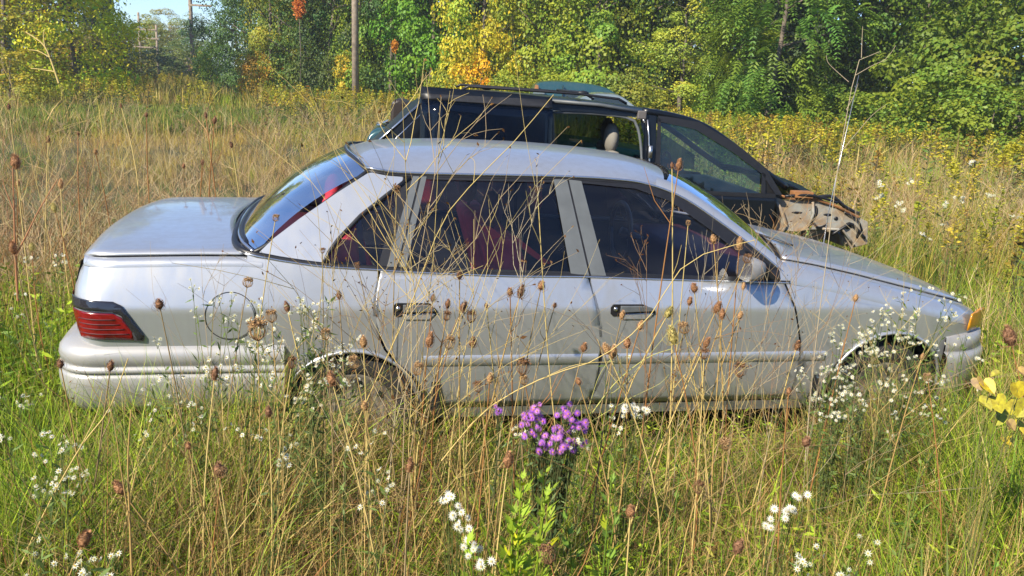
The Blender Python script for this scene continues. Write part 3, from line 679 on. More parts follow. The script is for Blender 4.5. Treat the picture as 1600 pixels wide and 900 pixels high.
for xx in (1.15, 1.95):
    g = Geo(); g.tube([(xx, .25, 1.612), (xx, VW-.25, 1.612)], .012, 6); g.ell((xx, .27, 1.61), (.05, .025, .018)); g.obj('roof_rail', M['trim_black'], van)
# slid-open door, standing proud of the side
dp = [(.615, .34), (1.69, .32), (1.685, 1.224), (1.668, 1.40), (1.648, 1.566), (1.2, 1.588), (.614, 1.600)]
V, F = panel(dp, lambda x, z: -.10+vs(x, z)*.8, .1); sdr = obj('sliding_door', V, F, M['black_paint'], van, sol=-.045)
V, F = panel([(.625, .92), (1.672, .90), (1.655, 1.468), (.625, 1.498)], lambda x, z: -.1065+vs(x, z)*.8, .2); obj('window', V, F, M['door_glass'], sdr, sol=.003)
V, F = panel([(.614, 1.505), (1.652, 1.478), (1.644, 1.562), (1.2, 1.584), (.614, 1.596)], lambda x, z: -.112+vs(x, z)*.8+(z-1.5)*.35, .1); obj('door_top_edge', V, F, M['trim_black'], sdr, sol=.004)
# bright strips on the slanting rear corner
g = Geo(); g.tube([(.20, .045, 1.08), (.36, .05, 1.225), (.60, .075, 1.455)], .010, 6); g.tube([(.30, .04, 1.07), (.43, .05, 1.19), (.62, .075, 1.385)], .008, 6); g.obj('corner_moulding', M['chrome'], van)
# seats inside
def vseat(x, y, tilt=-.12):
    g = Geo(); g.box((x, y, .42), (x+.48, y+.5, .58)); s_ = g.obj('seat', M['beige'], van, bev=.04)
    g = Geo(); g.add([(x-.02, y, .5), (x+.12, y, .5), (x+tilt+.10, y+.04, 1.16), (x+tilt-.02, y+.04, 1.14), (x-.02, y+.5, .5), (x+.12, y+.5, .5), (x+tilt+.10, y+.46, 1.16), (x+tilt-.02, y+.46, 1.14)], [(0, 1, 2, 3), (7, 6, 5, 4), (1, 5, 6, 2), (0, 3, 7, 4), (3, 2, 6, 7), (0, 4, 5, 1)]); g.obj('seat_back', M['beige'], s_, bev=.05)
    g = Geo(); g.ell((x+tilt+.05, y+.22, 1.25), (.062, .125, .13)); g.obj('headrest', M['beige'], s_)
vseat(2.30, .10); vseat(2.50, 1.15); vseat(1.0, .5)
g = Geo(); g.box((3.2, .18, .5), (3.62, VW-.18, .84)); g.obj('dashboard', M['trim_grey'], van, bev=.05)
g = Geo(); g.tube([(3.05, 1.38+.18*math.cos(t), .90+.17*math.sin(t)) for t in np.linspace(0, 2*PI, 25)], .014, 6); g.obj('steering_wheel', M['trim_black'], van)
for x, yy in ((.80, .10), (.80, VW-.10)):
    V, F = lathe([(.14, .06), (.17, -.05), (.28, -.08), (.30, 0), (.28, .10), (.15, .10)], 28, 'y', (x, yy, .27)); obj('wheel', V, F, M['rubber'], van)

# ------------------------------------------------------------------ vehicles farther back
def shell_car(name, label, loc, rz, outline, zb, Wd, paint_m, wins, extra=None, tum=.22, zt=1.0):
    # outline: upper profile (x,z) from the tail base over the roof to the nose base
    t_ = thing(name, label, 'car' if name == 'sedan' else 'van', loc, rz)
    def ys(x, z): return .02+(tum*(z-zt)/.45 if z > zt else 0)+.08*max(0, (.45-z)/.3)**2
    P = resample([(x, 0, z) for x, z in outline], 60); g = Geo(); V = []
    for x, _, z in P:
        y0 = ys(x, z); r = .07
        for a in np.linspace(0, 1, 5): V.append((x, y0+r*(1-math.cos(a*PI/2)), z-r*(1-math.sin(a*PI/2))*.8))
        for b in (.3, .6, 1.0): V.append((x, y0+r+(Wd/2-y0-r)*b, z+.03*b))
    F = gridF(60, 8); g.add(V, F); g.add(*mirrorY(V, F, Wd))
    poly = [(x, z-.055) for x, _, z in P]; poly = [(outline[0][0], zb)]+[p for p in poly if p[1] > zb+.02]+[(outline[-1][0], zb)]
    V, F = panel(poly[::-1], ys, .12); g.add(V, F); g.add(*mirrorY(V, F, Wd)); g.box((outline[0][0]+.1, .1, zb), (outline[-1][0]-.1, Wd-.1, zb+.05))
    g.obj('body', paint_m, t_)
    for p in wins:
        V, F = panel(p, off(ys, .006), .2); obj('window', V, F, M['far_glass'], t_, sol=.004)
        V, F = mirrorY(V, F, Wd); obj('window', V, F, M['far_glass'], t_, sol=.004)
    for x in (outline[0][0]+.85, outline[-1][0]-.85):
        for yy in (.1, Wd-.1):
            V, F = lathe([(.12, .05), (.18, -.05), (.28, -.08), (.30, 0), (.28, .08), (.15, .08)], 20, 'y', (x, yy, .29)); obj('wheel', V, F, M['rubber'], t_)
    if extra: extra(t_, ys)
    return t_
def ex1(t_, ys):
    g = Geo(); g.prism([(.02, 1.40), (.16, 1.42), (.14, 1.56), (.05, 1.57)], -.01, .05); g.obj('taillight', M['rusty'], t_, smooth=False)
    g = Geo(); g.prism([(.0, 1.30), (.35, 1.30), (.33, 1.40), (.02, 1.39)], -.015, .05); g.obj('corner_panel', M['grey_teal'], t_, smooth=False)
    g = Geo(); g.box((.90, .0, .5), (.915, .08, 1.60)); g.obj('door_seam', M['dark'], t_, smooth=False)
p = at(834, 131, 26)
shell_car('minivan', 'dark teal van roof showing above the black minivan, against the trees', (p[0], 26, .02), .05,
          [(.0, .5), (-.02, 1.1), (.02, 1.45), (.15, 1.62), (.5, 1.69), (1.2, 1.70), (2.0, 1.64), (2.45, 1.50), (2.9, 1.20), (3.4, 1.02), (4.3, .85), (4.45, .5)], .3, 1.8, M['teal_paint'],
          [[(1.0, 1.12), (2.0, 1.10), (1.95, 1.34), (1.0, 1.38)]], ex1, tum=.1, zt=1.0)
p = at(905, 152, 23)
shell_car('sedan', 'pale grey-green car roof just above the black minivan roof, nearer than the teal van', (p[0]-.75, 23, 0), .03,
          [(-.6, .5), (-.6, .9), (.2, 1.0), (.75, 1.28), (1.1, 1.42), (1.5, 1.455), (1.95, 1.40), (2.6, 1.0), (3.4, .85), (3.5, .5)], .3, 1.7, M['grey_teal'],
          [[(.90, 1.05), (2.3, 1.05), (1.95, 1.30), (1.5, 1.37), (1.15, 1.34)]])
def ex3(t_, ys):
    g = Geo(); g.add([(.26, .06, 1.10), (.27, .06, 1.40), (.34, .06, 1.43), (.62, .06, 1.33), (.75, .06, 1.10), (.26, .9, 1.10), (.27, .9, 1.40), (.34, .9, 1.43), (.62, .9, 1.33), (.75, .9, 1.10)], [(0, 4, 3, 2, 1), (5, 6, 7, 8, 9), (0, 1, 6, 5), (1, 2, 7, 6), (2, 3, 8, 7), (3, 4, 9, 8)])
    g.obj('brown_seat_back', simple('brown_vinyl', (.022, .014, .010), .5), t_, smooth=False, bev=.03)
    g = Geo(); 
    for k in range(7): 
        a = rng.uniform(-.15, .15, 3); g.add([(.10+.05*k, .25, 1.14+.02*k*(k < 5)), (.18+.05*k, .22, 1.17+.02*k+a[0]*.3), (.22+.05*k, .6, 1.19+a[1]*.2), (.08+.05*k, .6, 1.15)], [(0, 1, 2, 3)])
    g.obj('broken_glass', glass('broken_glass', (.5, .75, .72), .15, .2), t_, smooth=False)
p = at(575, 200, 9.0)
shell_car('sedan', 'wrecked teal car with broken glass and brown seat back, left of the black minivan', (p[0], 8.8, 0), .10,
          [(.03, .4), (.0, .75), (.02, 1.0), (.08, 1.09), (.22, 1.13), (.6, 1.12), (1.3, 1.10), (2.5, 1.05), (3.4, .9), (3.6, .5)], .3, 1.6, M['teal_paint'],
          [[(.03, .88), (.28, .88), (.28, 1.0), (.04, 1.01)]], ex3, tum=.1, zt=.9)

# ------------------------------------------------------------------ ground
def in_car(x, y, m=0.0):
    c, s = math.cos(.209), math.sin(.209); dx = x+1.85; dy = y-3.029
    lx = dx*c+dy*s; ly = -dx*s+dy*c
    a = (lx > .05-m) & (lx < 4.5+m) & (ly > .03-m) & (ly < 1.72+m)
    c, s = math.cos(.12), math.sin(.12); dx = x+1.4; dy = y-(6.7-1.4*math.tan(.12))
    lx = dx*c+dy*s; ly = -dx*s+dy*c
    b = (lx > .0-m) & (lx < 4.5+m) & (ly > .0-m) & (ly < 1.85+m)
    return a | b
def pnoise(x, y, f=1.0, seed=0):
    r = np.random.default_rng(seed); v = 0
    for k in range(6):
        a = r.uniform(0, 2*PI); fr = f*(0.6+0.5*k); ph = r.uniform(0, 2*PI)
        v = v+np.sin((x*math.cos(a)+y*math.sin(a))*fr+ph+1.3*np.sin((y*math.cos(a)-x*math.sin(a))*fr*.7+ph*2))/(1+.4*k)
    return v/3.2
gm, t, b = mat('soil_and_litter')
tc = t.nodes.new('ShaderNodeTexCoord'); n1 = t.nodes.new('ShaderNodeTexNoise'); n1.inputs['Scale'].default_value = 1.2; n1.inputs['Detail'].default_value = 12
t.links.new(tc.outputs['Object'], n1.inputs['Vector']); r = t.nodes.new('ShaderNodeValToRGB')
for p_, c_ in ((.3, (.020, .024, .008, 1)), (.5, (.055, .060, .018, 1)), (.7, (.11, .085, .035, 1))):
    e = r.color_ramp.elements.new(p_); e.color = c_
r.color_ramp.elements.remove(r.color_ramp.elements[0]); r.color_ramp.elements.remove(r.color_ramp.elements[-1])
t.links.new(n1.outputs['Fac'], r.inputs['Fac']); t.links.new(r.outputs['Color'], b.inputs['Base Color']); b.inputs['Roughness'].default_value = .95
gx = np.r_[-900, -300, -120, np.linspace(-60, 60, 61), 120, 300, 900]; gy = np.r_[-900, -300, -100, np.linspace(-30, 100, 66), 200, 400, 900]
V = [(x, y, -.02+.03*float(pnoise(x, y, .8, 4)) if -59 < x < 59 and -29 < y < 99 and not (-4 < x < 5 and 1 < y < 11) else -.02) for x in gx for y in gy]
F = [f[::-1] for f in gridF(len(gx), len(gy))]
gr = obj('ground', V, F, gm); set_tag(gr, kind='structure')

# ------------------------------------------------------------------ plant building blocks (numpy)
def norm(v): return v/(np.linalg.norm(v, axis=-1, keepdims=True)+1e-9)
def blades(P, h, w, lean, az, cols, segs=3, curl=1.6, twist=None):
    # ribbons: P roots (n,3), h height, w width, lean sideways travel as a part of h
    n = len(P); tw = rng.uniform(0, 2*PI, n) if twist is None else twist
    wd = np.c_[np.cos(tw), np.sin(tw), np.zeros(n)]; ld = np.c_[np.cos(az), np.sin(az), np.zeros(n)]
    rows = []
    for k in range(segs+1):
        t_ = k/segs
        c = P+ld*(h*lean*t_**curl)[:, None]+np.array([0, 0, 1.0])*(h*(t_-.35*lean*t_*t_))[:, None]
        ww = (w*(1-t_**2.2*.92)*.5)[:, None]
        rows.append(c-wd*ww); rows.append(c+wd*ww)
    V = np.stack(rows, 1).reshape(-1, 3); m = 2*(segs+1)
    base = np.arange(n)[:, None]*m; Q = np.concatenate([base+np.array([[2*k, 2*k+1, 2*k+3, 2*k+2]]) for k in range(segs)], 1).reshape(-1, 4)
    return V, Q, np.repeat(cols, segs, axis=0)
def quads(C, U, Vv, cols):              # leaf-like rhombus: centre, half-length vector, half-width vector
    V = np.stack([C-U, C+Vv-U*.15, C+U, C-Vv-U*.15], 1).reshape(-1, 3)
    Q = np.arange(len(C)*4).reshape(-1, 4); return V, Q, cols
def join(parts):
    Vs, Qs, Cs = [], [], []; b = 0
    for V, Q, c in parts:
        Vs.append(V); Qs.append(Q+b); Cs.append(c); b += len(V)
    return np.concatenate(Vs), np.concatenate(Qs), np.concatenate(Cs)
def tubesq(P, R, col, k=3):
    V, F = tube(P, R, k); F = [f for f in F if len(f) == 4][:(len(P)-1)*k]
    return np.array(V), np.array(F), np.tile(np.array(col, float), (len(F), 1))
def replicate(tpl, pos, rot, sc, colmul, lean=None):
    V, Q, C = tpl; n = len(pos); c, s = np.cos(rot), np.sin(rot)
    X = V[None]*sc[:, None, None]
    x = X[..., 0]*c[:, None]-X[..., 1]*s[:, None]; y = X[..., 0]*s[:, None]+X[..., 1]*c[:, None]; z = X[..., 2]
    if lean is not None: x = x+z*lean[:, :1]; y = y+z*lean[:, 1:]
    W = np.stack([x+pos[:, None, 0], y+pos[:, None, 1], z+pos[:, None, 2]], -1).reshape(-1, 3)
    QQ = (Q[None]+(np.arange(n)*len(V))[:, None, None]).reshape(-1, 4)
    CC = (C[None]*colmul[:, None, :]).reshape(-1, 3); return W, QQ, CC
def choose(n, pal, wts, jit=.22):
    pal = np.array(pal); i = rng.choice(len(pal), n, p=np.array(wts)/sum(wts)); c = pal[i]*rng.uniform(1-jit, 1+jit, (n, 1))
    return c*rng.uniform(.93, 1.07, (n, 3))
STRAW, TAN, BROWN, RUST_ = (.56, .43, .16), (.42, .28, .10), (.20, .12, .06), (.33, .16, .055)
GREEN, LIME, DGREEN, OLIVE = (.17, .29, .024), (.38, .50, .035), (.045, .095, .016), (.29, .31, .045)

def twig_template(seed, h=1.0, nb=7, sub=3, r=.0045, spread=.45, col=STRAW, tips=0, k=3):
    r_ = np.random.default_rng(seed); parts = []; tipsP = []
    def bend(p, d, L, n, wob):
        pts = [p]; d = d/np.linalg.norm(d)
        for i in range(n):
            d = d+r_.normal(0, wob, 3); d /= np.linalg.norm(d); pts.append(pts[-1]+d*L/n)
        return np.array(pts), d
    main, d = bend(np.zeros(3), np.array([r_.normal(0, .06), r_.normal(0, .06), 1]), h, 7, .05)
    parts.append(tubesq(main, np.linspace(r, r*.35, 8), col, k)); tipsP.append((main[-1], d))
    for i in range(nb):
        t_ = r_.uniform(.3, .97); q = t_*7; i0 = int(q); p = main[i0]+(main[min(i0+1, 7)]-main[i0])*(q-i0)
        a = r_.uniform(0, 2*PI); dd = np.array([math.cos(a)*spread*1.5, math.sin(a)*spread*1.5, 1.0]); L = h*(1.02-t_)*r_.uniform(.5, 1.0)+.06
        br, d2 = bend(p, dd, L, 5, .13); parts.append(tubesq(br, np.linspace(r*.6, r*.25, 6), col, k)); tipsP.append((br[-1], d2))
        for j in range(sub):
            m_ = r_.integers(2, 5); a = r_.uniform(0, 2*PI)
            b2, d3 = bend(br[m_], d2+np.array([math.cos(a), math.sin(a), .2])*spread*1.3, L*r_.uniform(.25, .55), 3, .15)
            parts.append(tubesq(b2, np.linspace(r*.4, r*.2, 4), col, k)); tipsP.append((b2[-1], d3))
    if tips:
        C = np.array([p for p, _ in tipsP]); n = len(C)
        for m_ in range(tips):
            D = norm(r_.normal(0, 1, (n, 3))+np.array([0, 0, .6])); S = norm(np.cross(D, r_.normal(0, 1, (n, 3))))
            parts.append(quads(C+D*.003, D*.0045, S*.0022, np.tile(np.array(BROWN)*1.2, (n, 1))))
    return join(parts), tipsP

# ------------------------------------------------------------------ grass and weeds (uncountable cover)
def cover(name, label_parts, m, kind='stuff'):
    V, Q, C = join(label_parts); o = link(name, qmesh(name, V, Q, C), m); set_tag(o, kind=kind); return o
def scatter_fg(n, y0=1.15, y1=5.2, xm=.78):
    Y = rng.uniform(y0, y1, n); X = rng.uniform(-1, 1, n)*(xm*Y+.35)
    k = ~in_car(X, Y, .02); return X[k], Y[k]
def near_edge(X, Y):                     # distance in front of the sedan side
    c, s = math.cos(.209), math.sin(.209); dx = X+1.85; dy = Y-3.029
    return dx*c+dy*s, dx*s-dy*c          # along, in front (+)
X, Y = scatter_fg(135000); k = rng.random(len(X)) < np.clip(.62+.75*pnoise(X, Y, 5.5, 61), .12, 1); X, Y = X[k], Y[k]
al, fr_ = near_edge(X, Y); nz = pnoise(X, Y, 2.2, 1); n2 = pnoise(X, Y, 4.5, 2)
beside = (al > .0) & (al < 4.6) & (fr_ > -.1)
hmax = np.where(beside, np.clip(.27+.10*fr_+.09*nz+.17*((al > .75) & (al < 1.7))+.07*((al >= 1.7) & (al < 2.8))+.10*(al > 3.2)+.34*np.exp(-((al-3.75)/.55)**2)+.30*(al > 4.1)+.22*(al < 1.0), .14, .66), .46+.12*nz)
hmax = np.where((al > -.1) & (al < 1.0) & (fr_ > 0), hmax*1.12, hmax)
hmax = np.where(fr_ < -.1, .62+.1*nz, hmax); hmax = np.where((al > 4.45) & (fr_ > -1.2), .74+.1*nz, hmax)
h = hmax*rng.uniform(.4, 1.15, len(X))*(1+.25*n2); wg = rng.uniform(.0020, .0052, len(X))
pg = np.clip(.64+.42*nz+.2*n2-.30*((X > -1.3) & (X < -.2) & (Y > 1.8))+.22*(X < -1.4), .05, .95)
isg = rng.random(len(X)) < pg
cg = choose(len(X), [GREEN, LIME, DGREEN, OLIVE], [5, 5.5, 2.6, 1.6]); ct = choose(len(X), [STRAW, TAN, BROWN, RUST_], [4.2, 3.5, 1.5, 1.2])
cols = np.where(isg[:, None], cg, ct)
fgp = [blades(np.c_[X, Y, np.full(len(X), -.02)], h, wg, rng.uniform(.05, 1.0, len(X))**.8*np.where(rng.random(len(X)) < .3, 1.9, .95), rng.uniform(0, 2*PI, len(X)), cols, 4)]
# broad arching blades
X, Y = scatter_fg(2600, 1.25, 4.2); al, fr_ = near_edge(X, Y); h = rng.uniform(.25, .5, len(X))*np.where((al > 0) & (al < 4.6) & (fr_ < .6), .6, 1)
fgp.append(blades(np.c_[X, Y, np.full(len(X), -.02)], h, rng.uniform(.007, .013, len(X)), rng.uniform(.3, 1.2, len(X)), rng.uniform(0, 2*PI, len(X)), choose(len(X), [LIME, GREEN, (.36, .42, .09)], [3, 3, 1]), 6))
cover('grass', fgp, M['plant'])
# dry upright straws with seed tips, and tangles lying at slants
X, Y = scatter_fg(7000, 1.3, 5.0); al, fr_ = near_edge(X, Y); nz = pnoise(X, Y, 1.6, 9)
k = rng.random(len(X)) < np.clip(.32+.8*nz+.60*((X > -1.4) & (X < .1))+.25*(X > .8), .08, 1); X, Y, al, fr_ = X[k], Y[k], al[k], fr_[k]; n = len(X)
h = np.where((al > -.05) & (al < 4.6) & (fr_ > -.1), np.clip(.34+.16*fr_+.17*((al > .6) & (al < 2.0)), .28, .66), .75)*rng.uniform(.6, 1.25, n)
dp_ = [blades(np.c_[X, Y, np.full(n, -.02)], h, rng.uniform(.0018, .0034, n), rng.uniform(.0, .75, n)**1.2, rng.uniform(0, 2*PI, n), choose(n, [STRAW, TAN, RUST_, BROWN], [4, 4, 2, 1]), 4, 1.2)]
X, Y = scatter_fg(2600, 1.3, 4.6); n = len(X); al, fr_ = near_edge(X, Y)
hh = np.where((al > 0) & (al < 4.6), .20, .35)
dp_.append(blades(np.c_[X, Y, rng.uniform(.02, .16, n)], hh*rng.uniform(.5, 1.1, n), rng.uniform(.0022, .0042, n), rng.uniform(1.2, 3.2, n), rng.uniform(0, 2*PI, n), choose(n, [STRAW, TAN, BROWN], [4, 4, 2]), 5, 1.0))
cover('dry_grass', dp_, M['dry'])
# small leafy herbs low in the grass
X, Y = scatter_fg(7000, 1.2, 4.8); al, fr_ = near_edge(X, Y)
tp = []
for q in range(4):
    m_ = 26; z = rng.uniform(.02, 1, m_); a = rng.uniform(0, 2*PI, m_); rr = .05+.14*rng.random(m_)
    C = np.c_[np.cos(a)*rr, np.sin(a)*rr, z]; U = norm(np.c_[np.cos(a), np.sin(a), rng.uniform(-.3, .6, m_)])*rng.uniform(.04, .085, (m_, 1)); S = norm(np.cross(U, rng.normal(0, 1, (m_, 3))))*rng.uniform(.012, .022, (m_, 1))
    tp.append(join([quads(C, U, S, rng.uniform(.8, 1.2, (m_, 1))*np.ones((m_, 3))), tubesq(np.array([[0, 0, 0], [.01, .0, .5], [0, .01, 1.]]), .006, (.8, .8, .8))]))
hp = []; q = rng.integers(0, 4, len(X)); nz = pnoise(X, Y, 2.0, 17); k2 = rng.random(len(X)) < np.clip(.5+.5*nz, .1, 1)
for i in range(4):
    k = (q == i) & k2; n = k.sum(); sc = np.where((al[k] > -.05) & (al[k] < 4.6) & (fr_[k] > -.1), np.clip(.22+.08*fr_[k], .15, .4), .5)*rng.uniform(.5, 1.1, n)
    hp.append(replicate(tp[i], np.c_[X[k], Y[k], np.zeros(n)], rng.uniform(0, 6.28, n), sc, choose(n, [GREEN, LIME, OLIVE, DGREEN], [4, 4, 2, 1])))
cover('low_herbs', hp, M['plant'])

# ---- the field beyond the cars: tufts, dry tangle, goldenrod
def field_pts(n, y0, y1, xm=.82):
    Y = np.exp(rng.uniform(math.log(y0), math.log(y1), n)); X = rng.uniform(-1, 1, n)*(xm*Y+1.0); k = ~in_car(X, Y, .08); return X[k], Y[k]
tuf = []
for q in range(5):
    m_ = 16; az = rng.uniform(0, 2*PI, m_); P = np.c_[rng.normal(0, .10, (m_, 2)), np.zeros(m_)]
    tuf.append(blades(P, rng.uniform(.5, 1.05, m_), rng.uniform(.008, .016, m_), rng.uniform(.05, .6, m_), az, np.tile(rng.uniform(.75, 1.25, (m_, 1)), (1, 3)), 3))
def patch_(X, Y): return np.exp(-(((X+10.5)/3.6)**2+((Y-23.5)/6.0)**2)**2)+.9*np.exp(-(((X+4.6)/2.6)**2+((Y-9.6)/1.6)**2)**2)
X, Y = field_pts(24000, 4.3, 62); u = X/Y; nz = pnoise(X, Y, .55, 5); n3 = pnoise(X, Y, 1.7, 6)
n = len(X); q = rng.integers(0, 5, n)
pgreen = np.clip(.36+.42*nz+.25*n3, .05, .9)
patch = patch_(X, Y); pgreen = np.clip(pgreen+1.0*patch, 0, .97)          # the greener hollow on the left
pgreen = np.where((Y < 7) & (u < 0), np.clip(pgreen+.25, 0, .9), pgreen); pgreen = np.where((u > -.38) & (u < .0) & (Y > 9), pgreen*.5, pgreen); pgreen = np.where(u > .15, np.clip(pgreen+.16, 0, 1), pgreen)
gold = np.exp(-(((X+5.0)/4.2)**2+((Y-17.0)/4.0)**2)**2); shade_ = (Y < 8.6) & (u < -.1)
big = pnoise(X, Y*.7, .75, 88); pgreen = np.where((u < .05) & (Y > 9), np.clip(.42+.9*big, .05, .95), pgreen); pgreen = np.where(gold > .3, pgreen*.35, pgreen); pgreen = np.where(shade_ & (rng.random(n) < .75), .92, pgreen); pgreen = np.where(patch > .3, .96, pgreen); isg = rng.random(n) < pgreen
gap_ = ((X > 2.2) & (X < 4.6) & (Y > 4.6) & (Y < 7.2))
cd = choose(n, [STRAW, TAN, BROWN, (.46, .36, .07)], [3.5, 3.5, 1.5, 4]); cg = choose(n, [GREEN, OLIVE, DGREEN, LIME], [4, 4, 2, 2])
cg = np.where((shade_ & (rng.random(n) < .6))[:, None], choose(n, [DGREEN, (.07, .13, .03)], [1, 1]), cg); cg = np.where(((big < -.1) & (u < 0))[:, None], cg*.6, cg); cg = np.where((patch > .35)[:, None], choose(n, [(.13, .25, .03), (.20, .32, .04)], [1, 1]), cg); cd = np.where((gold > .3)[:, None] & (rng.random(n) < .7)[:, None], choose(n, [(.56, .43, .09), (.52, .36, .08)], [1, 1]), cd)  # near-left strip gets darker greens, its shade painted into the blade colours
cols = np.where(isg[:, None], cg, cd)
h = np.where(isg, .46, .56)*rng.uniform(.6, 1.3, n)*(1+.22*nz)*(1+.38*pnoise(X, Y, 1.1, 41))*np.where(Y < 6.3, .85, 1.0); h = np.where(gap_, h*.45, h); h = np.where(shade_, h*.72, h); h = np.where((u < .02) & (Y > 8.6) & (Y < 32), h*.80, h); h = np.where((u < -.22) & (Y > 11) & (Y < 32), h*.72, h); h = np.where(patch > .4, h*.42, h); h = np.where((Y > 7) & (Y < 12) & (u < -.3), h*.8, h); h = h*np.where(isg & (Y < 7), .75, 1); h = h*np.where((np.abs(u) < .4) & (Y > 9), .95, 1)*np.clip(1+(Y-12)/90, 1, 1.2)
wid = (.5+.5*Y/12)
parts_ = []
for i in range(5):
    k = q == i
    V, Q, C = tuf[i]; 
    for lo, hi in ((0, 8), (8, 16), (16, 30), (30, 70)):
        kk = k & (Y >= lo) & (Y < hi)
        if kk.sum() == 0: continue
        V2 = V.copy(); f_ = {0: .38, 8: .65, 16: 1.2, 30: 2.2}[lo]
        Vr = V2.reshape(16, 8, 3); ctr = (Vr[:, 0::2]+Vr[:, 1::2])/2
        Vn = np.empty_like(Vr); Vn[:, 0::2] = ctr+(Vr[:, 0::2]-ctr)*f_; Vn[:, 1::2] = ctr+(Vr[:, 1::2]-ctr)*f_
        root = ctr[:, :1]*np.array([1, 1, 0.]); Vn = Vn+root*({0: .6, 8: 1.0, 16: 2.2, 30: 3.5}[lo])
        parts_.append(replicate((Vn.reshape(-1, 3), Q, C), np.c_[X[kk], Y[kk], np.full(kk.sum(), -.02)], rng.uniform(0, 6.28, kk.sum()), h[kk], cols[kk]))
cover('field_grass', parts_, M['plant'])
# tall weeds of the far half of the field, up to the foot of the trees
n = 13000; Y = np.sqrt(rng.uniform(17**2, 62**2, n)); X = rng.uniform(-.72, .72, n)*Y; u = X/Y
lim = np.interp(u, [-.72, -.56, -.50, -.40, -.385, -.37, -.315, -.30, -.2, 0, .3, .55, .72], [27, 32, 44, 62, 56, 30, 30, 42, 38, 33, 29, 24, 22]); k = (Y < lim) & ((u > .02) | (Y > 31) | (rng.random(n) < .10)) & ((u < .1) | (Y > 22) | (rng.random(n) < .5)) & ~((np.abs(X+10.5) < 3.6) & (np.abs(Y-25) < 4.6)); X, Y, u = X[k], Y[k], u[k]; n = len(X); q = rng.integers(0, 5, n); nz = pnoise(X, Y, .35, 77)
cf = np.where((rng.random(n) < np.clip(.45+.5*nz, .1, .9))[:, None], choose(n, [(.30, .29, .05), (.22, .27, .045), (.40, .34, .05)], [3, 2, 2]), choose(n, [STRAW, (.46, .34, .14), (.48, .38, .08)], [2, 2, 2])); parts_ = []
for i in range(5):
    V, Q, C = tuf[i]; Vr = V.reshape(16, 8, 3); ctr = (Vr[:, 0::2]+Vr[:, 1::2])/2; Vn = np.empty_like(Vr); Vn[:, 0::2] = ctr+(Vr[:, 0::2]-ctr)*1.9; Vn[:, 1::2] = ctr+(Vr[:, 1::2]-ctr)*1.9; Vn = Vn+ctr[:, :1]*np.array([1, 1, 0.])*2.2
    kk = q == i; parts_.append(replicate((Vn.reshape(-1, 3), Q, C), np.c_[X[kk], Y[kk], np.full(kk.sum(), -.02)], rng.uniform(0, 6.28, kk.sum()), rng.uniform(.75, 1.25, kk.sum())*(1+.12*nz[kk]), cf[kk]))
cover('tall_weeds', parts_, M['plant'])
# short green grass in the hollow
n = 4200; a = rng.uniform(0, 6.28, n); rr = np.sqrt(rng.random(n)); X = -10.5+np.cos(a)*rr*3.6; Y = 23.5+np.sin(a)*rr*5.2; q = rng.integers(0, 5, n); nz = pnoise(X, Y, 1.3, 93); parts_ = []
for i in range(5):
    V, Q, C = tuf[i]; Vr = V.reshape(16, 8, 3); ctr = (Vr[:, 0::2]+Vr[:, 1::2])/2; Vn = np.empty_like(Vr); Vn[:, 0::2] = ctr+(Vr[:, 0::2]-ctr)*3.5; Vn[:, 1::2] = ctr+(Vr[:, 1::2]-ctr)*3.5; Vn = Vn+ctr[:, :1]*np.array([1, 1, 0.])*3
    kk = q == i; m_ = kk.sum(); parts_.append(replicate((Vn.reshape(-1, 3), Q, C), np.c_[X[kk], Y[kk], np.full(m_, -.02)], rng.uniform(0, 6.28, m_), rng.uniform(.28, .5, m_)*(1+.3*nz[kk]), choose(m_, [(.12, .22, .03), (.18, .28, .035), (.06, .11, .02), OLIVE, TAN], [3, 2.5, 2.5, 2, 1.5])))
cover('short_grass', parts_, M['plant'])
# dry tangled stalks, thickest on the left and right of the cars
tw = [twig_template(100+i, 1.0, 6, 2, .0034, .55, (1, 1, 1))[0] for i in range(6)]
X, Y = field_pts(5600, 4.2, 26); u = X/Y; n = len(X)
k = ~((patch_(X, Y) > .2) & (rng.random(n) < .9)) & ~((X > 2.0) & (X < 4.7) & (Y > 4.4) & (Y < 7.4)) & (rng.random(n) < np.where(Y < 9, .9, .6)*np.where(u < -.2, 1, np.where(u > .25, .85, .35))); X, Y = X[k], Y[k]; n = len(X); q = rng.integers(0, 6, n); parts_ = []
for i in range(6):
    k = q == i; m_ = k.sum(); parts_.append(replicate(tw[i], np.c_[X[k], Y[k], np.zeros(m_)], rng.uniform(0, 6.28, m_), rng.uniform(.45, .98, m_)*np.where(Y[k] < 6, .95, 1.05), choose(m_, [(.56, .43, .24), (.44, .30, .15), BROWN, RUST_], [5, 4, 2, 1.2]), rng.normal(0, .34, (m_, 2))))
cover('dry_stalks', parts_, M['dry'])
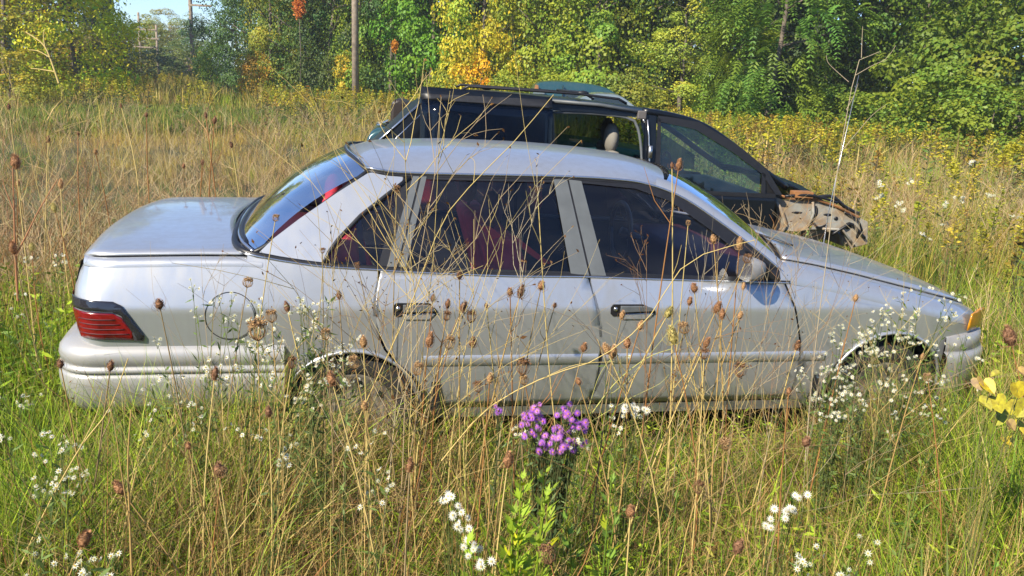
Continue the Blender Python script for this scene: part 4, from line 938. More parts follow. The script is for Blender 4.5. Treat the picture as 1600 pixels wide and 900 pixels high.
# goldenrod: leafy stem under a yellow plume
gt = []
for s_ in range(5):
    r_ = np.random.default_rng(300+s_); m_ = 18; z = r_.uniform(.1, .8, m_); a = r_.uniform(0, 2*PI, m_)
    D = norm(np.c_[np.cos(a), np.sin(a), np.full(m_, .5)]); C = np.c_[np.zeros((m_, 2)), z]+D*.06
    lv = quads(C, D*.065, norm(np.cross(D, r_.normal(0, 1, (m_, 3))))*.016, np.tile([.14, .19, .045], (m_, 1))*r_.uniform(.7, 1.3, (m_, 1)))
    m2 = 46; a = r_.uniform(0, 2*PI, m2); z = r_.uniform(.70, 1.0, m2); rr = (1.05-z)*.42*r_.uniform(.2, 1, m2)
    C = np.c_[np.cos(a)*rr, np.sin(a)*rr, z-rr*.2]; D = norm(np.c_[np.cos(a), np.sin(a), np.full(m2, .3)]+r_.normal(0, .3, (m2, 3)))
    fl = quads(C, D*.032, norm(np.cross(D, r_.normal(0, 1, (m2, 3))))*.014, np.tile([.56, .47, .04], (m2, 1))*r_.uniform(.6, 1.2, (m2, 1)))
    gt.append(join([tubesq(np.array([[0, 0, 0], [.01, 0, .5], [0, .01, .95]]), .006, (.18, .16, .06)), lv, fl]))
X = []; Y = []
def addr(n, x0, x1, y0, y1):
    X.append(rng.uniform(x0, x1, n)); Y.append(rng.uniform(y0, y1, n))
addr(1500, 1.5, 22, 15, 31); addr(650, 1.5, 16, 8.5, 18); addr(900, 2, 20, 16, 29); addr(700, -28, -9, 30, 56); addr(220, -9, 2, 24, 33); addr(160, 3.5, 7.5, 5.0, 8.5); addr(110, -14, -4, 20, 30)
X = np.concatenate(X); Y = np.concatenate(Y); nz = pnoise(X, Y, .5, 31); k = (nz > -.35) & ~in_car(X, Y, .1) & (np.abs(X/Y) < .85) & ~((X/Y > -.375) & (X/Y < -.315) & (Y < 46)); X, Y = X[k], Y[k]; n = len(X); q = rng.integers(0, 5, n); parts_ = []
for i in range(5):
    k = q == i; m_ = k.sum(); parts_.append(replicate(gt[i], np.c_[X[k], Y[k], np.zeros(m_)], rng.uniform(0, 6.28, m_), rng.uniform(.65, 1.05, m_)*np.where(Y[k] < 12, .75, 1.15), choose(m_, [(1, 1, 1), (.8, .85, .9), (.62, .5, .9), (.55, .75, .6)], [3, 2, 2, 2]), rng.normal(0, .1, (m_, 2))))
cover('goldenrod', parts_, M['plant'])

# ------------------------------------------------------------------ trees
def limbs(seed, H, r0, n=8):
    r_ = np.random.default_rng(seed); g = Geo()
    P = [(0, 0, -.05)]; d = np.array([0, 0, 1.0])
    for i in range(8):
        d = norm(d+r_.normal(0, .06, 3)); P.append(tuple(np.array(P[-1])+d*H*.9/8))
    P = np.array(P); g.tube(P, np.linspace(r0, r0*.25, 9), 9)
    for k in range(n):
        i = int(r_.integers(2, 8)); a = r_.uniform(0, 2*PI); q = P[i]; L = H*r_.uniform(.14, .26); D = np.array([math.cos(a), math.sin(a), r_.uniform(.2, .8)])
        pts = [q+D*L*t_+np.array([0, 0, .12*L*t_*t_]) for t_ in (0, .35, .7, 1)]; rr = r0*.45*(1-i/10)+.012; g.tube(pts, [rr, rr*.7, rr*.45, rr*.2], 6)
    me = bpy.data.meshes.new('trunk'); me.from_pydata([tuple(map(float, v)) for v in g.V], [], g.F); me.shade_smooth(); me.materials.append(M['bark']); return me
def crown(seed, H, R, base, ncl, nl, leaf, ragged=.5, frond=False, cone=False):
    r_ = np.random.default_rng(seed); z = base+(H-base)*r_.random(ncl)**1.45; zm = (z-base)/(H-base)
    if cone: Rz = R*(1.03-zm)**.8
    else: Rz = R*np.sqrt(np.clip(1-((zm-.30)/.72)**2, .05, 1))*(.88+.12*np.clip(zm/.2, 0, 1))
    a = r_.uniform(0, 2*PI, ncl); rr = Rz*r_.uniform(.35, 1, ncl)**.55*r_.uniform(1-ragged*.4, 1+ragged*.25, ncl); cc = np.c_[np.cos(a)*rr, np.sin(a)*rr, z]
    rc = R*r_.uniform(.18, .40, ncl); ci = r_.integers(0, ncl, nl); d = norm(r_.normal(0, 1, (nl, 3))+np.array([0, 0, .25])); sh = r_.uniform(.45, 1, nl)**.5
    P = cc[ci]+d*(rc[ci]*sh)[:, None]*np.array([1, 1, .72]); out = norm(np.c_[P[:, 0], P[:, 1], (P[:, 2]-H*.5)*.3])
    N = norm(d*.7+out*.5+np.array([0, 0, .55])+r_.normal(0, .45, (nl, 3))); U = norm(np.cross(N, r_.normal(0, 1, (nl, 3)))+out*.25-np.array([0, 0, .25])); S = norm(np.cross(N, U))
    shade = r_.uniform(.84, 1.16, (nl, 1)); hue = r_.normal(0, 1, (nl, 1)); cl_h = r_.normal(0, 1, (ncl, 1))[ci]
    col = shade*np.concatenate([1+.05*hue+.17*cl_h, np.ones((nl, 1))+.03*cl_h, 1-.06*hue-.1*cl_h], 1); col = np.clip(col, .25, 2.2)
    if not frond:
        nh = nl//5; zz = base+(H*.8-base)*r_.random(nh)**1.2; aa = r_.uniform(0, 2*PI, nh); q_ = (zz-base)/(H-base); wv = 1+.16*np.sin(aa*5+zz*1.7)+.12*np.sin(aa*9-zz*3.1)
        Rq = (R*(1.03-q_)**.8 if cone else R*np.sqrt(np.clip(1-((q_-.30)/.72)**2, .05, 1)))*wv*r_.uniform(.55, .95, nh); P[:nh] = np.c_[np.cos(aa)*Rq, np.sin(aa)*Rq, zz]
        L = leaf*r_.uniform(.6, 1.25, (nl, 1)); V, Q, C = quads(P, U*L*.5, S*L*.34, col)
        return qmesh('crown', V, Q, C)
    # pinnate fronds: a drooping row of paired leaflets
    parts = []; Dn = norm(out*1.0+r_.normal(0, .5, (nl, 3))+np.array([0, 0, -.05])); Sd = norm(np.cross(Dn, np.array([0, 0, 1.0])+r_.normal(0, .2, (nl, 3))))
    for k in range(7):
        t_ = k/6; C0 = P+Dn*(leaf*t_)-np.array([0, 0, 1])*leaf*.45*t_*t_
        for sgn in (-1, 1):
            L2 = norm(Sd*sgn+Dn*.35-np.array([0, 0, .3])); W2 = norm(np.cross(L2, np.cross(Dn, L2)))
            parts.append(quads(C0+L2*leaf*.17*(1-.4*t_), L2*leaf*.19*(1-.4*t_), norm(Dn)*leaf*.065, col))
    V, Q, C = join(parts); return qmesh('crown', V, Q, C)
CR = {'round': [crown(500+i, 9, 2.3, .1, 72, 19000, .14) for i in range(3)],
      'loose': [crown(520+i, 9, 2.4, .1, 54, 15000, .145, .8) for i in range(2)],
      'dense': [crown(540+i, 9.5, 2.2, .05, 80, 22000, .12, .3) for i in range(2)],
      'cone': [crown(560, 10, 2.0, .1, 100, 18000, .11, .4, cone=True)],
      'frond': [crown(580+i, 8.5, 2.5, .4, 60, 2100, .60, .6, frond=True) for i in range(2)],
      'bush': [crown(600+i, 2.2, 1.3, .0, 34, 5200, .09, .6) for i in range(2)]}
TR = [limbs(700+i, 9, .10) for i in range(4)]; TB = [limbs(720, 2.0, .03)]
for k in CR:
    for me in CR[k]: me.materials.append(M['leaf'])
for me in TB: pass
def tree(px, Y, width, H, kind, col, name, label, group, var=0, trunk=True, tcol=None):
    p = at(px, 130, Y); t_ = thing(name, label, 'bush' if kind == 'bush' else 'tree', (p[0], Y, 0), rng.uniform(0, 6.28), group)
    me = CR[kind][var % len(CR[kind])]; H0 = {'round': 9, 'loose': 9, 'dense': 9.5, 'cone': 10, 'frond': 8.5, 'bush': 2.2}[kind]; R0 = {'round': 2.3, 'loose': 2.4, 'dense': 2.2, 'cone': 2.0, 'frond': 2.6, 'bush': 1.3}[kind]
    o = bpy.data.objects.new('crown', me); COL.objects.link(o); o.parent = t_; sx = width*(1.18 if kind not in ('bush', 'frond') else 1)/(2*R0); o.scale = (sx, sx, H/H0); o.color = (min(1, col[0]*1.6), min(1, col[1]*1.48), col[2]*1.05, 1)
    q = bpy.data.objects.new('trunk', (TB if kind == 'bush' else TR)[var % (1 if kind == 'bush' else 4)]); COL.objects.link(q); q.parent = t_; q.scale = (1, 1, H/9*1.0) if kind != 'bush' else (1, 1, H/2.2)
    return t_
G1, G2, G3, G4 = (.070, .125, .022), (.045, .085, .022), (.115, .185, .026), (.17, .21, .028)
YEL, GOLD, OR_ = (.48, .37, .035), (.40, .25, .035), (.60, .19, .03)
TREES = [
 (8, 31, 4.8, 9, 'loose', (.24, .23, .03), 'olive-yellow leafed tree filling the left edge of the treeline', 0),
 (80, 40, 3.4, 10, 'dense', (.035, .06, .02), 'dark tree between the olive-yellow tree and the bright yellow-green one', 1),
 (118, 33, 3.8, 9.5, 'round', (.36, .42, .03), 'bright yellow-green tree in full sun left of the sky gap', 1),
 (150, 44, 3.2, 12, 'cone', (.045, .085, .03), 'dark green conifer-shaped tree at the left rim of the sky gap', 0),
 (374, 50, 4.2, 11, 'dense', (.050, .105, .040), 'bluish-green dense tree at the right rim of the sky gap', 0),
 (392, 45, 3.0, 9, 'dense', (.055, .115, .035), 'deep green tree right behind the white trailer deck', 1),
 (425, 38, 2.6, 8, 'loose', (.22, .24, .03), 'small yellow-green tree left of the dark tree by the utility pole', 1),
 (448, 42, 3.2, 11, 'round', (.13, .19, .03), 'mid-green tree behind the small yellow-green tree', 2),
 (485, 37, 3.2, 9.5, 'round', (.055, .11, .025), 'dark green tree with an orange patch at its top left', 2),
 (515, 36, 2.6, 9.5, 'dense', (.05, .085, .028), 'narrow dark tree immediately left of the utility pole', 0),
 (570, 36, 2.6, 9, 'loose', (.16, .24, .03), 'yellowish-green tree right behind the utility pole', 0),
 (612, 35, 3.2, 9.5, 'dense', (.06, .11, .028), 'dull green tree with one orange branch right of the utility pole', 1),
 (672, 34, 3.3, 9.5, 'round', (.10, .22, .022), 'vivid green tree between the dull green tree and the golden one', 0),
 (752, 32, 2.9, 9.5, 'loose', (.35, .345, .035), 'large golden-yellow tree above the open van door', 1),
 (812, 33, 2.8, 9, 'round', (.22, .25, .035), 'green-and-gold tree right of the golden-yellow tree', 1),
 (870, 32, 3.8, 9.5, 'round', (.19, .26, .035), 'light green tree above the teal van roof', 2),
 (935, 31, 3.8, 9.5, 'loose', (.17, .24, .032), 'light olive-green tree above the front of the black minivan roof', 0),
 (1010, 33, 3.6, 10, 'round', (.08, .115, .022), 'olive tree with a dark hollow and pale trunks', 1),
 (1065, 29, 2.6, 4.6, 'loose', (.24, .30, .05), 'low pale green sapling before the dark hollow', 1),
 (1100, 32, 2.4, 10, 'dense', (.025, .04, .012), 'shaded tree between the hollow and the big-leaved tree', 1),
 (1205, 27, 4.6, 9.5, 'frond', (.11, .19, .035), 'big-leaved bright green tree with long compound leaves', 0),
 (1150, 28, 2.6, 5.5, 'frond', (.105, .175, .035), 'lower big-leaved tree at the left foot of the tall big-leaved one', 1),
 (1290, 31, 3.4, 10, 'round', (.030, .060, .014), 'dark green tree right of the big-leaved tree', 2),
 (1360, 30, 3.4, 9.5, 'loose', (.05, .09, .018), 'green tree with dark gaps behind the tall dead stalk', 0),
 (1430, 28, 3.0, 9.5, 'loose', (.075, .125, .022), 'green tree with a bare brown trunk showing, right of the tall stalk', 1),
 (1520, 25, 4.0, 9.0, 'round', (.095, .155, .024), 'mottled green tree second from the right edge', 1),
 (1600, 23, 4.2, 8.5, 'round', (.11, .165, .028), 'mottled green tree cut by the right edge', 0),
]
for i, (px, Y, wd, H, kd, col, lab, v) in enumerate(TREES):
    tree(px, Y, wd, H, kd, col, 'conifer' if kd == 'cone' else 'tree', lab, 'trees along the field edge', v)
FAR = [(215, 78, 5.0, 5.2, (.10, .16, .04), 'far green tree behind the H-shaped pole frame'), (238, 80, 4.5, 5.8, (.20, .23, .05), 'far yellow-green tree top left in the sky gap'), (258, 78, 4.2, 6.2, (.26, .25, .06), 'tallest far yellow-topped tree in the sky gap'),
       (280, 76, 4.5, 5.6, (.17, .20, .05), 'far tree right of the yellow-topped one in the sky gap'), (312, 66, 4.0, 5.2, (.12, .17, .06), 'far grey-green tree just right of the left utility pole'), (292, 74, 3.6, 4.4, (.09, .14, .04), 'low far tree above the dark red shed')]
for i, (px, Y, wd, H, col, lab) in enumerate(FAR): tree(px, Y, wd, H, ('round', 'loose', 'dense')[i % 3], col, 'tree', lab, 'far trees in the gap', i)
BUSH = [(118, 38, 4.4, 3.0, (.10, .11, .04), 'brown-green bush under the bright yellow-green tree'), (160, 42, 4.4, 3.0, (.14, .14, .06), 'greyish bush with bare twigs left of the H-shaped pole frame'), (196, 50, 4.0, 2.2, (.08, .11, .04), 'dark bush at the foot of the dark conifer'),
        (235, 62, 5.0, 2.6, (.06, .10, .03), 'dark far bush under the H-shaped pole frame'), (318, 58, 1.8, 2.4, (.30, .27, .03), 'yellow bush between the left utility pole and the white trailer deck'), (330, 47, 1.8, 2.8, (.12, .22, .03), 'bright green bush left of the white trailer deck'),
        (402, 37, 1.8, 2.2, (.34, .23, .04), 'orange-yellow bush right of the white trailer deck'), (10, 27, 3.0, 1.9, (.22, .23, .03), 'yellow-leafed bush at the far left edge'), (545, 35, 1.6, 2.4, (.40, .34, .04), 'small yellow bush behind the foot of the utility pole'),
        (700, 31, 2.4, 1.8, (.16, .20, .03), 'low green bush left behind the open van door'), (740, 31.5, 2.0, 2.6, (.52, .36, .03), 'bright yellow bush below the golden tree'), (800, 30, 2.6, 1.9, (.17, .22, .03), 'green bush behind the van roof rail'),
        (870, 29.5, 2.8, 2.0, (.18, .24, .03), 'green bush behind the teal van roof'), (980, 29, 3.0, 2.2, (.15, .19, .04), 'dull green bush left of the pale post-like trunk'), (1330, 25.5, 3.0, 1.9, (.10, .16, .03), 'low green bush under the dark tree behind the tall stalk'),
        (1400, 24, 3.4, 1.9, (.11, .18, .03), 'low spreading bush left of the right-hand mottled trees'), (1480, 22.5, 3.6, 2.5, (.13, .20, .03), 'dense low bush under the mottled tree at right'), (1560, 21, 3.4, 2.2, (.12, .19, .03), 'low bush at the right edge of the treeline')]
for i, (px, Y, wd, H, col, lab) in enumerate(BUSH): tree(px, Y, wd, H, 'bush', col, 'bush', lab, 'bushes along the field edge', i)
# orange leaf sprays on two of the trees
TM = 1
def spray(px, py, Y, r, col, label):
    p = at(px, py, Y); n = 260; d = norm(rng.normal(0, 1, (n, 3))); P = d*r*rng.uniform(.3, 1, (n, 1))*np.array([.7, .7, 1.2]); U = norm(rng.normal(0, 1, (n, 3)))*.07; S = norm(np.cross(U, rng.normal(0, 1, (n, 3))))*.045
    o = link('tree', qmesh('tree', *quads(P, U, S, np.tile(col, (n, 1))*rng.uniform(.7, 1.2, (n, 1)))), M['plant']); o.location = p; return o
for px, py, Y, r, col, lab in ((467, 12, 34.6, .42, (.62, .20, .04), 'orange-leafed young tree top left of the dark green tree'), (617, 72, 33.0, .20, (.60, .27, .04), 'small orange-leafed young tree before the dull green tree')):
    p = at(px, py, Y); t_ = thing('young_tree', lab, 'tree', (p[0], Y, 0)); o = spray(px, py, Y, r, col, lab); o.name = 'crown'; o.parent = t_; o.location = (0, 0, p[2])
    V, F = tube([(0, 0, 0), (.05, 0, p[2]*.6), (0, 0, p[2])], [.02, .015, .01], 6); obj('trunk', V, F, M['bark'], t_)
# woods behind, one mass
n = 110000; Xw = rng.uniform(-15, 46, n); Zw = rng.uniform(0, 13, n); Yw = 44+4*rng.random(n)-.25*Xw+2*np.sin(Xw*.8+Zw*.5)
P = np.c_[Xw, Yw, Zw]; U = norm(rng.normal(0, 1, (n, 3)))*rng.uniform(.16, .34, (n, 1)); S = norm(np.cross(U, rng.normal(0, 1, (n, 3))+np.array([0, -.8, .5])))*rng.uniform(.10, .2, (n, 1))
o = link('tree_mass', qmesh('tree_mass', *quads(P, U, S, choose(n, [(.06, .11, .02), (.11, .16, .03), (.03, .05, .015)], [3, 2, 2]))), M['plant']); set_tag(o, kind='stuff')
n = 16000; Xw = rng.uniform(-75, -24, n); Zw = rng.uniform(0, 9, n); Yw = 52+4*rng.random(n)+.3*np.abs(Xw+24)*0+3*np.sin(Xw*.6)-.15*(Xw+24)
k = (np.abs(Xw/Yw+.36) > .065); P = np.c_[Xw, Yw, Zw][k]; n = len(P); U = norm(rng.normal(0, 1, (n, 3)))*.32; S = norm(np.cross(U, rng.normal(0, 1, (n, 3))))*.2
k2 = P[:, 0]/P[:, 1] < -.48; P, U, S = P[k2], U[k2], S[k2]; n = len(P)
o = link('tree_mass', qmesh('tree_mass', *quads(P, U, S, choose(n, [(.05, .09, .02), (.09, .13, .03)], [3, 2]))), M['plant']); set_tag(o, kind='stuff')
n = 9000; q_ = rng.random(n)**.8; a = rng.uniform(0, 6.28, n); rr = (1-q_)*2.6*rng.uniform(.3, 1, n); P = np.c_[1.6+np.cos(a)*rr, -7.5+np.sin(a)*rr, 1+q_*13]  # lone tree behind the camera, out of view, added for window reflections
U = norm(np.c_[np.cos(a), np.sin(a), -.3*np.ones(n)]+rng.normal(0, .3, (n, 3)))*.22; S = norm(np.cross(U, rng.normal(0, 1, (n, 3))))*.06
o = link('tree_mass', qmesh('tree_mass', *quads(P, U, S, choose(n, [(.04, .07, .02)], [1]))), M['plant']); set_tag(o, kind='stuff')
# woods on the viewer's side of the field, seen only in the paint and the glass
n = 26000; A = rng.uniform(-2.9, -.25, n); D = 46+6*rng.random(n); Zw = rng.random(n)*(7+2.5*np.sin(A*9)+1.5*np.sin(A*23)); P = np.c_[np.cos(A)*D, np.sin(A)*D, Zw]
U = norm(rng.normal(0, 1, (n, 3)))*.6; S = norm(np.cross(U, rng.normal(0, 1, (n, 3))))*.4
o = link('tree_mass', qmesh('tree_mass', *quads(P, U, S, choose(n, [(.05, .09, .02), (.12, .13, .03)], [3, 2]))), M['plant']); set_tag(o, kind='stuff')
n = 5000; Yb = -rng.uniform(-1.0, 40, n)**1.0; Xb = rng.uniform(-30, 30, n); k = (Yb < .9); Xb, Yb = Xb[k], Yb[k]; n = len(Xb)
o = link('field_grass', qmesh('field_grass', *replicate(tuf[0], np.c_[Xb, Yb, np.zeros(n)], rng.uniform(0, 6, n), rng.uniform(.3, .6, n)*np.clip(-Yb/3, .5, 1), choose(n, [STRAW, TAN, OLIVE, GREEN], [3, 3, 2, 2]))), M['plant']); set_tag(o, kind='stuff')

# ------------------------------------------------------------------ thin autumn haze
hz, t, b = mat('haze'); t.nodes.remove(b); pv = t.nodes.new('ShaderNodeVolumePrincipled'); pv.inputs['Color'].default_value = (.86, .92, 1, 1); pv.inputs['Density'].default_value = .0011; pv.inputs['Anisotropy'].default_value = .2
t.links.new(pv.outputs[0], t.nodes['Material Output'].inputs['Volume'])
g = Geo(); g.box((-910, -910, -1.05), (910, 910, 15.5)); o = g.obj('haze', hz, smooth=False); set_tag(o, kind='stuff')

# ------------------------------------------------------------------ single plants in front of the sedan
ORD = ['first', 'second', 'third', 'fourth', 'fifth', 'sixth', 'seventh', 'eighth', 'ninth', 'tenth', 'eleventh', 'twelfth', 'thirteenth', 'fourteenth', 'fifteenth', 'sixteenth', 'seventeenth', 'eighteenth', 'nineteenth', 'twentieth', 'twenty-first', 'twenty-second', 'twenty-third']
def region(px, py):
    if py > 640: return 'low in the grass below the sedan' if px < 800 else 'low in the grass at lower right'
    if px < 100: return 'beyond the sedan tail at left' if py < 420 else 'left of the rear bumper'
    if px < 230 and py > 420: return 'before the rear bumper'
    if py < 330 and px < 560: return 'in the field above the trunk'
    if px < 560: return 'before the rear quarter panel'
    if px < 925: return 'before the rear door'
    if px < 1235: return 'before the front door'
    return 'before the front fender'
def name_rows(rows, what):
    # rows: list of (px, py, thing): a label of its own for each, counted from the left
    g = {}
    for px, py, o in rows: g.setdefault(region(px, py), []).append((px, o))
    for k, L in g.items():
        L.sort(key=lambda a: a[0])
        for i, (px, o) in enumerate(L):
            o['label'] = (f'{what} {k}, the only one' if len(L) == 1 else f'{what} {k}, {ORD[i]} from left')
def stem_curve(root, tip, r0, r1, wob, n=8, k=5):
    r_ = rng; t_ = np.linspace(0, 1, n)[:, None]; side_ = rng.normal(0, wob, 3)*np.array([1, 1, .2])
    P = root*(1-t_)+tip*t_+side_*np.sin(t_*PI)+np.array([tip[0]-root[0], tip[1]-root[1], 0])*(.35*(t_*t_-t_)); P[-1] = tip; P[0] = root
    return P
def head_mesh(seed, col):
    r_ = np.random.default_rng(seed); nu, nv = 14, 13; V = []; Q = []
    for j in range(nv+1):
        t_ = j/nv; rad = .0175*math.sin(PI*min(.97, t_*.93+.04))**.75*(1.06-.25*t_)
        for i in range(nu):
            a = 2*PI*(i+.5*(j % 2))/nu; jr = rad*r_.uniform(.78, 1.18); V.append((jr*math.cos(a), jr*math.sin(a), .056*t_))
    for j in range(nv):
        for i in range(nu): Q.append((j*nu+i, j*nu+(i+1) % nu, (j+1)*nu+(i+1) % nu, (j+1)*nu+i))
    V = np.array(V); Q = np.array(Q); C = np.array(col)*r_.uniform(.45, 1.5, (len(Q), 1)); n = 230
    a = r_.uniform(0, 2*PI, n); t_ = r_.uniform(.03, 1, n); rad = .0165*np.sin(PI*np.minimum(.97, t_*.93+.04))**.75
    P = np.c_[np.cos(a)*rad, np.sin(a)*rad, .056*t_]; D = norm(np.c_[np.cos(a), np.sin(a), .5+1.2*t_]); S = np.c_[-np.sin(a), np.cos(a), np.zeros(n)]
    parts = [(V, Q, C), quads(P+D*.004, D*.0062, S*.0011, np.array(col)*r_.uniform(.8, 1.9, (n, 1)))]
    for i in range(8):
        a = 2*PI*i/8+r_.uniform(-.2, .2); L = r_.uniform(.025, .06); d = np.array([math.cos(a), math.sin(a), 0.])
        p = [np.zeros(3), d*L*.45+np.array([0, 0, -.001]), d*L*.72+np.array([0, 0, L*.35]), d*L*.70+np.array([0, 0, L*.85])]
        parts.append(tubesq(np.array(p), [.0011, .001, .0008, .0004], np.array(col)*1.5))
    return qmesh('seed_head', *join(parts))
def umbel_mesh(seed, col):               # dried wild-carrot umbel curled into a nest
    r_ = np.random.default_rng(seed); parts = []; n = 20
    for i in range(n):
        a = 2*PI*i/n+r_.uniform(-.1, .1); R_ = .026*r_.uniform(.6, 1.1); d = np.array([math.cos(a), math.sin(a), 0.])
        p = [np.zeros(3), d*R_*.8+np.array([0, 0, .014]), d*R_+np.array([0, 0, .032]), d*R_*.55+np.array([0, 0, .046])]
        parts.append(tubesq(np.array(p), [.0012, .001, .0008, .0006], np.array(col)*r_.uniform(.8, 1.3)))
        m_ = 8; C = p[3]+r_.normal(0, .005, (m_, 3)); D = norm(r_.normal(0, 1, (m_, 3))); parts.append(quads(C, D*.006, norm(np.cross(D, r_.normal(0, 1, (m_, 3))))*.0022, np.array(col)*r_.uniform(.6, 1.3, (m_, 1))))
    return qmesh('seed_head', *join(parts))
HS = .82
HEADS = [head_mesh(1, (.30, .155, .075)), head_mesh(2, (.21, .11, .06)), head_mesh(3, (.40, .24, .11)), head_mesh(4, (.36, .30, .10))]
UMB = [umbel_mesh(5, (.22, .12, .06)), umbel_mesh(6, (.34, .21, .10))]
for me in HEADS+UMB: me.materials.append(M['dry'])
def plant_head(px, py, Y, kind='teasel', s=1.0, var=None, dx=None, stemcol=None):
    tip = at(px, py, Y); dx = rng.normal(0, .10) if dx is None else dx; root = np.array([tip[0]+dx, Y+rng.normal(0, .07), -.02])
    if in_car(np.array([root[0]]), np.array([root[1]]), .05)[0]: root[1] = Y-.15
    t_ = thing('teasel' if kind == 'teasel' else 'wild_carrot', 'dried', 'weed', tuple(root), 0, 'dried '+('teasels' if kind == 'teasel' else 'wild carrots')+' around the sedan')
    L = tip-root; P = stem_curve(np.zeros(3), L, .003, .002, .03*s, 9); col = stemcol or [STRAW, TAN, RUST_, (.30, .22, .11)][rng.integers(0, 4)]
    parts = [tubesq(P, np.linspace(.0038, .0017, 9)*max(1, Y/3.2)*(.8 if kind != 'teasel' else 1), col, 4)]
    for b in range(rng.integers(1, 4)):   # side shoots
        i = int(rng.integers(4, 8)); a = rng.uniform(0, 6.28); ln = rng.uniform(.05, .16); d = np.array([math.cos(a), math.sin(a), 1.2])
        parts.append(tubesq(np.array([P[i], P[i]+d*ln*.4, P[i]+d*ln*np.array([.7, .7, 1.])]), [.0017, .0013, .0008], col, 3))
    link('stem', qmesh('stem', *join(parts)), M['dry'], t_)
    me = (HEADS if kind == 'teasel' else UMB); v_ = rng.integers(0, 3 if kind == 'teasel' else 2) if var is None else var
    o = bpy.data.objects.new('seed_head', me[v_ % len(me)]); COL.objects.link(o); o.parent = t_; o.location = tuple(P[-1]-.004*s*norm(P[-1]-P[-2]))
    d = Vector(P[-1]-P[-2]); o.rotation_euler = d.to_track_quat('Z', 'Y').to_euler(); ss = s*.72*rng.uniform(.8, 1.1); o.scale = (ss, ss, ss*rng.uniform(.8, 1.2))
    return t_
def depth(px, py):
    base = 2.15+.55*np.clip((620-py)/170, 0, 1.1)+.25*np.clip((px-700)/600, -.6, 1.2)
    return float(base+rng.uniform(-.22, .06)) if py < 640 else float(np.clip(2.05-(py-640)/400, 1.55, 2.1)+rng.uniform(-.05, .1))
TEAS = [(845,451,1,0),(812,463,.95,1),(797,461,.85,0),(718,435,.7,1),(722,486,.9,1),(760,480,.6,2),(699,480,.7,1),(250,481,.9,1),(450,487,.7,1),(568,541,.9,2),(738,541,.9,0),
 (1060,264,.85,0),(1050,262,.6,1),(1085,455,1,0),(1077,475,.9,0),(1118,487,.95,0),(1128,497,.9,0),(1155,497,.8,2),(1042,494,1.1,3),(971,497,.8,2),(999,514,.75,2),(950,551,.95,2),(980,542,.85,0),(957,558,.9,2),
 (911,548,.7,0),(1053,535,1.2,3),(1101,542,.75,0),(765,597,.75,2),(1244,545,.9,0),(670,540,1,0),(530,466,.8,1),(1161,452,.6,2),(1440,560,.5,2),(1580,537,1.5,1),(1258,695,.9,1),(793,728,1,0),(192,770,1,0),(128,852,1,0),(343,741,.9,1),(640,735,.8,0),(1150,862,1,1),
 (1115,378,1,2),(1155,388,1.1,2),(676,470,.6,1),(866,480,.5,0),(905,600,.6,0),(95,573,.8,1),(172,578,.7,1),(335,592,.7,1),(295,700,.7,0),(985,805,.8,0),(1336,470,.7,2),(1232,615,.6,0),(420,650,.7,1),(520,600,.8,0),(570,640,.7,2)]
rows = [(a, b, plant_head(a, b, depth(a, b), 'teasel', s_, v_)) for a, b, s_, v_ in TEAS]
rows += [(a, b, plant_head(a, b, Y, 'teasel', s_, v_)) for a, b, Y, s_, v_ in ((25,262,3.6,1.5,0),(95,293,4.2,1.2,2),(28,290,4.4,1.0,2),(75,222,5.5,1,1),(335,192,5.5,1.1,1),(322,184,6,1,1),(229,182,6.5,1.1,1),(316,257,5,1,1),(287,262,5,1,0),(122,210,6,1,1),(22,395,3.3,1.1,0),(86,330,4,1,3),(50,390,3.6,1,3),(190,168,7,1,1),(14,170,6.5,1,1),(362,230,5.6,1,1),(150,240,5.4,1,2))]
name_rows(rows, 'dried teasel head')
UMBS = [(403,530,1.5),(425,503,.9),(455,575,.8),(386,448,.9),(510,530,.9),(735,503,1),(697,500,.8),(700,545,1),(748,612,.9),(815,585,1.1),(820,600,.9),(1155,588,1.2),(1070,520,1),(1100,560,.9),(555,575,.9),(650,585,1),(1165,410,1),(1450,595,.8),(345,745,1),(1135,700,.9),(1090,770,1),(860,880,1),(560,420,.6),(504,395,.6),(620,300,.9),(430,345,.7),(840,300,.6),(1075,352,.6)]
rows = [(a, b, plant_head(a, b, depth(a, b), 'carrot', s_)) for a, b, s_ in UMBS]; name_rows(rows, 'curled brown wild carrot head')

# bare dead stalks: (tip px, tip py, depth, root shift, template, thickness)
STK = [(655,150,2.45,.00,0),(690,138,2.4,-.10,1),(610,118,2.6,.12,3),(600,330,2.3,.03,5),(760,330,2.4,-.06,2),(500,340,2.5,.04,1),(540,300,2.6,-.03,3),
 (1090,372,2.7,.0,4),(1035,360,2.6,.03,5),(1182,325,2.8,-.03,6),(1215,345,2.8,.02,7),(1285,340,2.9,.03,1),(1225,420,2.6,.04,2),(1380,425,3.1,.02,3),(860,270,2.5,-.2,5),(330,380,2.5,.08,7),
 (685,420,2.1,-.03,3),(1310,450,2.8,.03,4),(990,600,1.9,.04,3),(430,560,2.0,.04,2),(740,590,1.9,.03,1),(560,640,1.8,.0,0),(1400,500,2.6,.0,2),(545,470,2.1,.0,3),(1345,520,2.7,.02,6),(1380,540,2.7,-.03,3),(1300,560,2.6,.0,1),
 (60,90,4.4,.05,5),(25,330,3.4,.02,6),(1500,330,4.6,.0,1),(1430,260,5.2,.1,2),(1290,300,4.2,.05,3),(1560,420,4.0,.05,4),(1350,330,4.8,-.1,0),(1110,560,2.2,.03,0),(1160,540,2.3,-.05,1),(1240,520,2.5,.0,7),(1020,470,2.4,.05,2),(1200,560,2.2,.06,4)]
